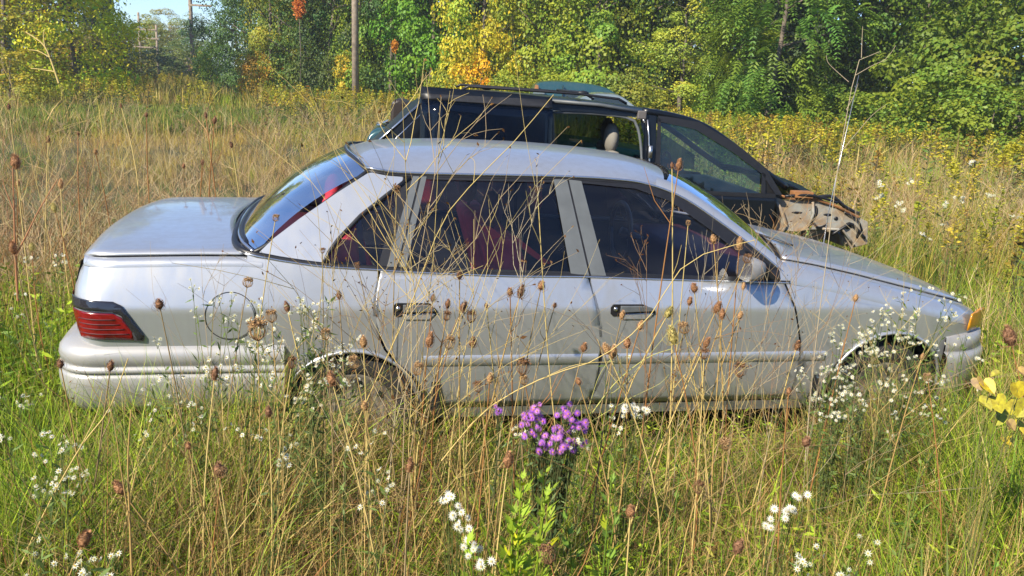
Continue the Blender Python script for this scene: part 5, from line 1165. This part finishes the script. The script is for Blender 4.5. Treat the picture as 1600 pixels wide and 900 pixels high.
TW = [twig_template(900+i, 1.0, [5, 9, 7, 12, 6, 10, 8, 5][i], [2, 2, 3, 2, 1, 3, 2, 3][i], .0015, .40+.06*(i % 4), (1, 1, 1), tips=[0, 1, 0, 1, 0, 1, 0, 0][i], k=3)[0] for i in range(8)]
rows = []
for px, py, Y, sh, tq in STK:
    tip = at(px, py, Y); H = tip[2]; cl = [STRAW, STRAW, TAN, (.38, .29, .17), (.46, .38, .24), (.28, .17, .09)][rng.integers(0, 6)]
    V, Q, C = replicate(TW[tq], np.array([[0, 0, -.02]]), rng.uniform(0, 6.28, 1), np.array([H]), np.array([cl]), np.array([[-sh/max(H, .3), rng.normal(0, .05)]]))
    V = V*1.0
    o = link('dead_stalk', qmesh('dead_stalk', V, Q, C), M['dry']); o.location = (tip[0]+sh, Y, 0); set_tag(o, None, 'weed', 'bare dead stalks around the sedan'); rows.append((px, py, o))
name_rows(rows, 'branching bare dead stalk')
def px_stalk(name, label, lines, Y, r=.003, col=STRAW):
    base = at(lines[0][0][0], lines[0][0][1], Y); parts = []
    for ln, rr in lines_r(lines, r):
        P = np.array([at(a, b, Y+.012*i) for i, (a, b) in enumerate(ln)]); P = resample(P, 16); parts.append(tubesq(P-np.array([base[0], Y, 0]), np.linspace(rr, rr*.5, 16), col, 4))
    o = link(name, qmesh(name, *join(parts)), M['dry']); o.location = (base[0], Y, 0); return set_tag(o, label, 'weed', None)
def lines_r(lines, r): return [(l, r if i == 0 else r*.55) for i, l in enumerate(lines)]
px_stalk('tall_stalk', 'tallest pale dead stalk, rising over the hood to the dark trees', [[(1258,720),(1272,560),(1292,400),(1308,270),(1325,170),(1334,122),(1345,88),(1352,78),(1374,81)],[(1336,118),(1362,103),(1384,92),(1400,71)],[(1346,90),(1347,60),(1348,41)],[(1326,128),(1308,112),(1294,98),(1291,86)],[(1322,172),(1334,150),(1341,130)],[(1312,240),(1345,200),(1365,178),(1385,163)]], 2.65, .0021, (.40, .33, .22))
px_stalk('leaning_stalk', 'pale dead stalk leaning right across the rear quarter window', [[(520,745),(585,600),(640,480),(690,350),(740,285),(800,225),(865,148)],[(640,480),(700,440),(755,415)],[(740,285),(742,255),(735,245)]], 2.35, .0019)
px_stalk('leaning_stalk', 'long pale dead stalk lying diagonally from the purple asters up to the sill', [[(690,720),(760,640),(850,590),(935,560),(1010,500),(1075,410),(1180,375)],[(850,590),(900,570),(960,565)]], 2.2, .0021)
px_stalk('leaning_stalk', 'yellowish bundle of stems fanning up right beside the purple asters', [[(915,660),(960,600),(1010,560),(1050,545)],[(915,655),(935,590),(955,560)],[(918,662),(980,625),(1030,600),(1045,585)],[(915,660),(945,620),(975,600),(1060,500)]], 2.35, .0023, (.42, .40, .13))
px_stalk('leaning_stalk', 'pale dead stalk slanting across the lower left foreground', [[(30,890),(70,800),(125,700),(170,640),(200,560)],[(125,700),(150,650),(160,610)]], 1.9, .0026)
px_stalk('leaning_stalk', 'brown upright stalk pair at bottom left between white flowers', [[(206,899),(203,820),(200,720),(205,640)],[(203,820),(190,740),(178,660),(165,620)]], 1.75, .0034, TAN)
px_stalk('tall_stalk', 'reddish dead stalk with a matted clump at the left picture edge', [[(28,470),(24,400),(22,330),(20,262)],[(24,400),(40,370),(60,330),(90,280)],[(22,330),(10,300),(4,280)]], 3.3, .006, (.36, .17, .08))
px_stalk('bare_twigs', 'pale bare twigs over the bushes at upper left', [[(92,130),(78,90),(66,68),(40,50)],[(78,90),(60,80),(45,78)],[(85,112),(60,108),(48,107)],[(70,72),(68,55),(70,45)]], 8.0, .012)

# asters: white sprays
def flower(parts, P, N, r, col, npet, cc, pr=.24, disc=.3):
    N = norm(N); A = norm(np.cross(N, np.array([.3, .5, .8]))); B = np.cross(N, A)
    for k in range(npet):
        a = PI*k/npet; U = A*math.cos(a)+B*math.sin(a); S = np.cross(N, U); parts[0].append(P+N*.0004*k); parts[1].append(U*r); parts[2].append(S*r*pr); parts[3].append(col)
    parts[0].append(P+N*(.0012+.0004*npet)); parts[1].append(A*r*disc); parts[2].append(B*r*disc); parts[3].append(cc)
FLW = []
def flower_meshes():
    for r, npet, pr, disc, col, cc in ((.0105, 4, .26, .30, (.70, .70, .60), (.5, .36, .04)), (.0100, 4, .22, .30, (.56, .58, .44), (.42, .34, .08)), (.0105, 6, .20, .28, (.74, .73, .64), (.52, .44, .18))):
        fl = [[], [], [], []]; flower(fl, np.zeros(3), np.array([0, 0, 1.0]), r, np.array(col), npet, np.array(cc), pr, disc)
        me = qmesh('flower', *quads(*[np.array(z) for z in fl])); me.materials.append(M['plant']); FLW.append(me)
flower_meshes()
def put_flower(t_, c, N, k, s_):
    o = bpy.data.objects.new('flower', FLW[k]); COL.objects.link(o); o.parent = t_; o.location = tuple(map(float, c)); o.rotation_euler = Vector(tuple(map(float, N))).to_track_quat('Z', 'Y').to_euler(); o.scale = (s_, s_, s_)
def aster(px, py, Y, spread, nfl, label, h0=None, fr=.0085, col=(.80, .80, .74), green=(.13, .19, .05)):
    tip = at(px, py, Y); H = max(.12, tip[2]); t_ = thing('aster_plant', label, 'wildflower', (tip[0], Y, 0), 0, 'white asters')
    st = []; lf = []; fl = [[], [], [], []]; nb = max(3, nfl//4)
    for b in range(nb):
        a = rng.uniform(0, 6.28); rr = spread*math.sqrt(rng.random()); q = np.array([math.cos(a)*rr, math.sin(a)*rr*.6, H+spread*rng.uniform(-.7, .55)]); q[2] = max(q[2], .1)
        j = np.array([rng.normal(0, .01), rng.normal(0, .01), q[2]*rng.uniform(.35, .6)]); P = resample([np.zeros(3), j, (j+q)/2+np.array([0, 0, .01]), q], 7)
        st.append(tubesq(P, np.linspace(.0022, .0009, 7), (.17, .20, .07), 3))
        for m_ in range(18):
            i = rng.integers(1, 6); c = P[i]+(P[i+1]-P[i])*rng.random(); D = norm(rng.normal(0, 1, 3)+np.array([0, 0, .5])); L = rng.uniform(.008, .022); lf.append((c+D*L, D*L, norm(np.cross(D, rng.normal(0, 1, 3)))*L*.22))
        k = max(1, nfl//nb)
        for m_ in range(k):
            c = q+rng.normal(0, .017, 3)*np.array([1, 1, .6]); N = norm(np.array([-.3, -.7, .8])+rng.normal(0, .45, 3)); put_flower(t_, c, N, int(rng.integers(0, 2)), fr/.0085*rng.uniform(.75, 1.15))
            st.append(tubesq(np.array([q-np.array([0, 0, .02]), (q+c)/2, c]), .0006, (.18, .22, .08), 3))
    link('stems', qmesh('stems', *join(st)), M['plant'], t_)
    C, U, S = [np.array([l[i] for l in lf]) for i in range(3)]; link('leaves', qmesh('leaves', *quads(C, U, S, np.array(green)*rng.uniform(.7, 1.5, (len(C), 1)))), M['plant'], t_)
    return t_
AST = [(1350,575,2.85,.15,40,'across the rear edge of the front wheel'),(1310,625,2.7,.13,34,'at the bottom behind the front wheel'),(1400,530,3.0,.15,40,'right across the front wheel opening'),(470,600,2.3,.14,30,'low across the rear wheel'),(385,495,2.5,.11,26,'before the fuel filler door'),(490,505,2.45,.17,70,'over the rear wheel arch'),(440,520,2.4,.15,55,'just left of the rear wheel arch'),(500,560,2.4,.15,36,'low over the rear wheel'),(320,470,2.55,.10,20,'reaching up beside the fuel filler door'),(300,570,2.4,.16,34,'before the rear bumper side'),
 (1440,490,3.2,.22,70,'over the front wheel arch'),(1370,510,3.1,.12,22,'at the rear edge of the front wheel arch'),(1325,545,3.0,.15,44,'behind the front wheel'),(1290,600,2.85,.12,40,'low behind the front wheel'),(1370,635,2.7,.14,36,'under the front wheel'),(1415,585,2.9,.17,40,'before the front wheel hub'),(1480,570,3.1,.14,12,'under the front bumper end'),(1460,640,2.7,.18,10,'below the front bumper'),
 (75,430,3.4,.20,14,'left of the trunk edge'),(60,500,3.2,.20,14,'left of the tail lamp'),(30,640,2.6,.16,14,'at the left picture edge below the bumper'),(70,700,2.1,.12,24,'in the left foreground'),(98,745,1.95,.06,20,'under the left foreground spray'),(30,770,1.85,.10,8,'at the lower left edge'),(150,888,1.6,.06,26,'at the bottom left corner'),(85,850,1.65,.08,8,'in the bottom left grass'),
 (430,690,2.05,.12,18,'in the grass under the rear wheel'),(595,765,1.9,.06,12,'in the lower centre-left grass'),(985,640,2.3,.08,12,'right of the purple asters'),(810,675,2.3,.05,8,'left of the purple asters'),(1225,800,1.85,.05,0,''),(1280,893,1.6,.06,22,'at the bottom edge right of centre'),(960,560,2.5,.07,5,'low on the front door'),(900,690,2.2,.03,6,'right under the purple asters'),(1320,860,1.65,.10,8,'in the lower right grass'),(1100,470,2.8,.01,0,''),(1510,520,3.2,.04,3,'at the amber side marker'),
 (1500,300,6.5,.5,34,'in the far right field'),(1430,310,6.2,.35,20,'in the right field left of the largest field clump'),(530,640,2.1,.2,16,'before the rear tyre'),(230,630,2.35,.2,30,'under the rear bumper'),(20,600,2.9,.1,8,'at the left edge near the bumper height')]
for px, py, Y, sp, nf, lab in AST:
    if nf: aster(px, py, Y, sp, nf, 'white aster spray '+lab, fr=.0074 if Y < 5 else .017)
# dense white daisy clusters
def daisy(px, py, Y, dx, dz, n, label):
    tip = at(px, py, Y); t_ = thing('daisy_cluster', label, 'wildflower', (tip[0], Y, 0), 0, 'white daisy clusters'); fl = [[], [], [], []]; st = []
    for i in range(n):
        u = i/(n-1)*2-1; c = np.array([dx*u+rng.normal(0, .012), rng.normal(0, .01), tip[2]-dz*u+rng.normal(0, .012)]); put_flower(t_, c, np.array([-.2, -1, .5])+rng.normal(0, .3, 3), 2, rng.uniform(.95, 1.3))
        st.append(tubesq(np.array([[.02, .02, -.02], [c[0]*.6, .02, c[2]*.6], c+np.array([0, .003, 0])]), [.0016, .0012, .0008], (.16, .20, .06), 3))
    link('stems', qmesh('stems', *join(st)), M['plant'], t_)
daisy(716, 803, 1.85, .030, .052, 15, 'tight white daisy cluster low left of the bright green herb'); daisy(743, 868, 1.72, .02, .02, 9, 'small tight white daisy cluster at the bottom beside the bright green herb')
daisy(1225, 800, 1.85, -.035, .045, 14, 'tight white daisy cluster in the lower right grass'); daisy(990, 642, 2.3, .03, .01, 9, 'white daisies just under the sill right of the purple asters')
# purple asters
PUR = link('flower', None, None) if False else None
def purple(px, py, Y, wx, wz, n, label):
    tip = at(px, py, Y); t_ = thing('purple_aster', label, 'wildflower', (tip[0], Y, 0), 0, 'purple asters'); st = []; lf = []
    P4 = []
    for v_ in range(3):
        fl = [[], [], [], []]; flower(fl, np.zeros(3), np.array([0, 0, 1.0]),   .0125, np.array([(.45, .15, .62), (.37, .11, .58), (.54, .21, .64)][v_]), 10, np.array([.65, .28, .05]), .085, .24)
        for k in range(10):
            a = PI*k/10+.15; U = np.array([math.cos(a), math.sin(a), .0]); fl[0].append(np.array([0, 0, -.001])); fl[1].append(U*.0125*.95); fl[2].append(np.cross([0, 0, 1.], U)*.0125*.07); fl[3].append(np.array([(.38, .11, .58), (.30, .08, .52), (.46, .14, .58)][v_]))
        V, Q, C = quads(*[np.array(z) for z in fl]); V[:, 2] += 9.0*(V[:, 0]**2+V[:, 1]**2); me = qmesh('flower', V, Q, C); me.materials.append(M['plant']); P4.append(me)
    for i in range(n):
        a = rng.uniform(0, 6.28); rr = math.sqrt(rng.random()); c = np.array([math.cos(a)*rr*wx, rng.uniform(-.05, .05), tip[2]+math.sin(a)*rr*wz])
        o = bpy.data.objects.new('flower', P4[rng.integers(0, 3)]); COL.objects.link(o); o.parent = t_; o.location = tuple(c)
        N = Vector(tuple(norm(np.array([math.cos(a)*rr*.7-.2, -1.0, .6+.4*math.sin(a)*rr])+rng.normal(0, .22, 3)))); o.rotation_euler = N.to_track_quat('Z', 'Y').to_euler(); s_ = rng.uniform(.7, 1.12); o.scale = (s_, s_, s_)
        P = resample([np.array([rng.normal(0, .02), .02, -.02]), np.array([c[0]*.4, .03, c[2]*.5]), c-np.array(N)*.03, c], 6); st.append(tubesq(P, np.linspace(.002, .001, 6), (.12, .13, .05), 3))
        for m_ in range(16):
            k = rng.integers(0, 5); q = P[k]+(P[k+1]-P[k])*rng.random(); D = norm(rng.normal(0, 1, 3)); L = rng.uniform(.008, .018); lf.append((q+D*L, D*L, norm(np.cross(D, rng.normal(0, 1, 3)))*L*.28))
    link('stems', qmesh('stems', *join(st)), M['plant'], t_); C, U, S = [np.array([l[i] for l in lf]) for i in range(3)]
    link('leaves', qmesh('leaves', *quads(C, U, S, np.array([.09, .14, .05])*rng.uniform(.7, 1.5, (len(C), 1)))), M['plant'], t_)
purple(866, 668, 2.25, .100, .070, 74, 'large clump of vivid purple asters below the sedan sill'); purple(872, 692, 2.2, .028, .035, 9, 'purple asters hanging just under the large purple clump'); purple(778, 638, 2.3, .020, .010, 4, 'small purple aster sprig up left of the large purple clump')

# bright leafy herbs
def herb(px, py, Y, H, n, label, col, L=.035, yel=0.0, wdt=.05, name='mugwort', nst=2):
    tip = at(px, py, Y); H = tip[2] if H is None else H; t_ = thing(name, label, 'weed', (tip[0], Y, 0)); st = []; C = []; U = []; S = []; K = []
    for q in range(nst):
        ox = rng.normal(0, .022*nst) if q else 0; P = resample([np.array([ox*.3, 0, -.02]), np.array([ox*.7, .01, H*.5]), np.array([ox, 0, H*(1 if q == 0 else rng.uniform(.75, .95))])], 8); st.append(tubesq(P, np.linspace(.0035, .0015, 8), np.array(col)*.9, 5))
        for i in range(n):
            z = (i+.5)/n; p = P[min(6, int(z*7))]+(P[min(7, int(z*7)+1)]-P[min(6, int(z*7))])*(z*7 % 1); a = i*2.4+rng.normal(0, .2); D = norm(np.array([math.cos(a), math.sin(a), .35+.9*z])); Ls = L*(1.25-.85*z)*rng.uniform(.8, 1.2); N = norm(np.array([-D[0]*D[2], -D[1]*D[2], 1.0])); Sd = np.cross(N, D)
            c_ = np.array(col)*rng.uniform(.75, 1.3)*(np.array([1.6, 1.15, .5]) if rng.random() < yel else 1)
            for da, fl_ in ((0, 1.0), (.7, .62), (-.7, .62), (.38, .8), (-.38, .8)):
                d2 = norm(D*math.cos(da)+Sd*math.sin(da)); C.append(p+D*Ls*(.55 if da else .7)+d2*Ls*fl_*.45); U.append(d2*Ls*fl_*.62); S.append(np.cross(N, d2)*Ls*fl_*.17); K.append(c_*rng.uniform(.9, 1.1))
    link('stem', qmesh('stem', *join(st)), M['plant'], t_); link('leaves', qmesh('leaves', *quads(np.array(C), np.array(U), np.array(S), np.array(K))), M['plant'], t_); return t_
herb(815, 752, 1.80, None, 46, 'bright lime-green leafy herb at the bottom centre', (.30, .43, .03), .062, .12, nst=6)
herb(850, 738, 1.95, None, 30, 'thin lime-green herb just behind the bottom centre herb', (.28, .38, .035), .050, .05, nst=2)
herb(958, 722, 1.95, None, 28, 'green herb with yellowing lower leaves right of the lime-green one', (.19, .31, .04), .050, .3, nst=3)
herb(1075, 628, 2.45, None, 22, 'small green herb standing before the sill of the front door', (.16, .26, .05), .028, 0, nst=1)
herb(935, 312, 3.0, .35, 10, 'low green herb by the sedan sill at centre', (.16, .26, .05), .03, 0, nst=1)
herb(1330, 860, 1.6, None, 16, 'light green herb at the bottom right of centre', (.26, .34, .06), .032, .1, nst=2)
herb(1440, 720, 1.9, None, 20, 'pale green herb in the right foreground grass', (.24, .32, .07), .03, .1, nst=2)
herb(1560, 860, 1.6, None, 18, 'mid-green herb at the bottom right corner', (.18, .30, .05), .036, .05, nst=2)
herb(60, 660, 2.4, None, 22, 'fresh green herb left of the rear bumper', (.15, .27, .05), .036, 0, nst=2)
herb(225, 640, 2.5, None, 22, 'fresh green herb under the rear bumper', (.14, .25, .05), .034, 0, nst=3)
herb(1265, 355, 5.6, None, 30, 'green herb growing at the stripped front corner of the minivan', (.20, .28, .07), .05, .1, nst=2)
# yellow heart-leaved plant
def heart(L): 
    pts = [(0, 0), (.18, -.10), (.40, -.02), (.50, .22), (.44, .50), (.25, .80), (0, 1.0)]
    R_ = [(x*L*.9, y*L, 0) for x, y in pts]; return R_
tip = at(1572, 640, 2.15); yl = thing('yellow_leaved_plant', 'vine-like plant with big yellow heart-shaped leaves at the right edge', 'wildflower', (tip[0], 2.15, 0)); yl['category'] = 'plant'
LEAF = [(1545,605,.042,(.60,.46,.03)),(1530,600,.035,(.42,.28,.13)),(1560,632,.050,(.48,.42,.04)),(1538,632,.046,(.40,.36,.04)),(1590,610,.045,(.55,.44,.04)),(1580,640,.050,(.50,.44,.04)),(1598,640,.050,(.44,.40,.04)),(1592,668,.040,(.52,.42,.04)),(1575,690,.036,(.58,.44,.03)),(1545,672,.036,(.28,.34,.06)),(1555,585,.026,(.45,.40,.05)),(1600,585,.040,(.45,.30,.12)),(1580,665,.03,(.36,.24,.10)),(1560,655,.04,(.42,.42,.05))]
stq = []
for i, (a, b, L, c_) in enumerate(LEAF):
    p = at(a, b, 2.15+rng.uniform(-.05, .05)); V = []; half = heart(L*1.05)
    V = [(x, y-L*.5, .45*abs(x)-2.2*(y-L*.5)**2) for x, y, z in half]+[(-x, y-L*.5, .45*abs(x)-2.2*(y-L*.5)**2) for x, y, z in half[1:-1]]
    n1 = len(half); F = [tuple(range(n1))]+[tuple([0]+[n1+k for k in range(n1-2)]+[n1-1])[::-1]]
    c_ = (c_[0]*.80, c_[1]*.84, c_[2]*.5); m_ = simple('leaf_%d' % i, c_, .5, noise=.5, nscale=90, ncol=(c_[0]*.5, c_[1]*.42, c_[2]*.8)); o = obj('leaf', V, F, m_, yl, smooth=False)
    o.location = tuple(p-np.array([tip[0], 2.15, 0])); N = Vector(tuple(norm(np.array([-.25, -.9, .75])+rng.normal(0, .38, 3)))); q = N.to_track_quat('Z', 'Y'); o.rotation_euler = (q @ Matrix.Rotation(PI+rng.uniform(-.9, .9), 3, 'Z').to_quaternion()).to_euler()
    l = np.array(o.location); stq.append(tubesq(np.array([[0, 0, -.02], [l[0]*.4, .02, l[2]*.6], l]), .0011, (.22, .22, .08), 4))
link('stem', qmesh('stem', *join(stq)), M['plant'], yl)
# broad pale blades at the lower right
for i, (rx, tx, ty, Y, c_) in enumerate(((1537,1524,818,1.62,(.26,.32,.10)),(1560,1578,828,1.6,(.24,.32,.08)),(1590,1598,815,1.65,(.26,.30,.08)),(1500,1475,842,1.6,(.20,.28,.07)))):
    p = at(tx, ty, Y); r0 = at(rx, 900, Y); n_ = 1; V, Q, C = blades(np.array([[0, 0, -.02]]), np.array([p[2]+.05]), np.array([.014]), np.array([.12]), np.array([PI if tx < rx else 0.]), np.array([c_]), 7, 1.5, np.array([.1]))
    o = link('sword_leaf', qmesh('sword_leaf', V, Q, C), M['plant']); o.location = (r0[0], Y, 0); set_tag(o, 'broad pale grass blade at the lower right, %s from left' % ORD[[1, 2, 3, 0][i]], 'grass blade', 'broad pale blades at the lower right')
# goldenrod clumps near the right edge
for i, (px, py, Y, lab) in enumerate(((1588,222,14,'bright yellow goldenrod at the right edge above the hood'),(1568,232,13.5,'goldenrod left beside the brightest one at the right edge'),(1602,208,14.5,'goldenrod cut by the right edge'),(1495,252,12,'single bright goldenrod in the right field'),(1535,500,4.6,'small goldenrod by the sedan nose'))):
    p = at(px, py, Y); V, Q, C = gt[i]; t_ = thing('goldenrod_plant', lab, 'wildflower', (p[0], Y, 0), 0, 'goldenrods at the right'); h_ = p[2]+.05
    cut = 3+18
    V2, Q2, C2 = replicate((V, Q, C), np.zeros((1, 3)), np.zeros(1), np.array([h_]), np.array([[0.95, 1.0, 1.]]))
    link('foliage', qmesh('foliage', V2, Q2[:24], C2[:24]), M['plant'], t_)
    pl_ = [replicate((V, Q[24:], C[24:]), np.array([[rng.normal(0, .04), rng.normal(0, .04), rng.uniform(-.1, .02)]]), rng.uniform(0, 6, 1), np.array([h_]), np.array([[0.9, 1.0, 1.]])) for _ in range(4)]
    set_tag(link('plumes', qmesh('plumes', *join(pl_)), M['plant'], t_), kind='stuff')

# ------------------------------------------------------------------ poles, shed, trailer
def pole(px, pyb, Y, r, H, label, name='utility_pole', lean=0.0):
    p = at(px, pyb, Y); t_ = thing(name, label, 'pole', (p[0], Y, 0)); g = Geo(); g.tube([(0, 0, -.2), (lean*.5, 0, H*.5), (lean, 0, H)], [r*1.08, r, r*.85], 14); g.obj('shaft', M['wood_pole'], t_); return t_
pole(556, 140, 32, .125, 10, 'weathered wooden utility pole standing in the field before the trees', lean=-.1)
up = pole(302, 115, 60, .13, 11, 'distant utility pole with crossarms at the right of the sky gap')
g = Geo(); g.box((-.1, -.14, 5.55), (1.5, -.02, 5.68)); g.obj('crossarm', M['wood_pole'], up, smooth=False)
g = Geo(); g.box((-.3, -.14, 7.5), (1.5, -.02, 7.65)); g.obj('crossarm', M['wood_pole'], up, smooth=False)
g = Geo(); g.tube([(0, 0, 4.5), (2.2, .3, 4.45), (5, .6, 4.6)], .02, 5); g.obj('wire', M['trim_black'], up)
p = at(221, 100, 70); hf = thing('pole_frame', 'H-shaped frame of two poles with cross bars, before the far trees', 'pole frame', (p[0], 70, 0))
for dx, H in ((0, 5.5), (1.4, 4.6)):
    g = Geo(); g.tube([(dx, 0, -.2), (dx-.03, 0, H)], [.11, .085], 10); g.obj('post', M['wood_pole'], hf)
for z, a, b in ((4.15, -.3, 1.45), (3.45, -.15, 1.6), (2.75, -.5, 1.5)):
    g = Geo(); g.box((a, -.16, z), (b, -.10, z+.10)); g.obj('cross_bar', M['wood_pole'], hf, smooth=False)
p = at(285, 100, 71); sh = thing('shed', 'small dark red shed in shade under the far trees', 'shed', (p[0], 71, 0))
g = Geo(); g.box((-.9, 0, 0), (1.3, 2, 2.0)); g.obj('wall', M['shed'], sh, smooth=False)
g = Geo(); g.add([(-1.1, -.2, 2.12), (1.5, -.2, 1.98), (1.5, 2.2, 2.1), (-1.1, 2.2, 2.24), (-1.1, -.2, 2.05), (1.5, -.2, 1.91), (1.5, 2.2, 2.03), (-1.1, 2.2, 2.17)], [(0, 1, 2, 3), (7, 6, 5, 4), (0, 4, 5, 1), (1, 5, 6, 2), (2, 6, 7, 3), (3, 7, 4, 0)]); g.obj('roof', M['bark'], sh, smooth=False)
g = Geo(); g.box((.35, -.04, .0), (.45, -.003, 1.95)); g.obj('door_post', M['wood_pole'], sh, smooth=False)
p = at(362, 119, 46); tr = thing('trailer', 'low trailer with a pale deck in the shade before the bluish-green tree', 'trailer', (p[0], 46, 0)); dz = p[2]-.05
g = Geo(); g.box((-.62, 0, dz), (.62, 1.6, dz+.13)); g.obj('deck', M['white_board'], tr, smooth=False, bev=.02)
g = Geo(); g.box((-.5, .1, dz-.25), (.5, 1.5, dz-.004)); g.tube([(.5, .8, dz-.15), (1.3, .8, .5)], .04, 6); g.obj('frame', M['trim_black'], tr, smooth=False)
for x in (-.3, .3):
    V, F = lathe([(.1, .05), (.3, -.06), (.34, 0), (.3, .06), (.1, .06)], 18, 'y', (x, .0, .36)); obj('wheel', V, F, M['rubber'], tr)
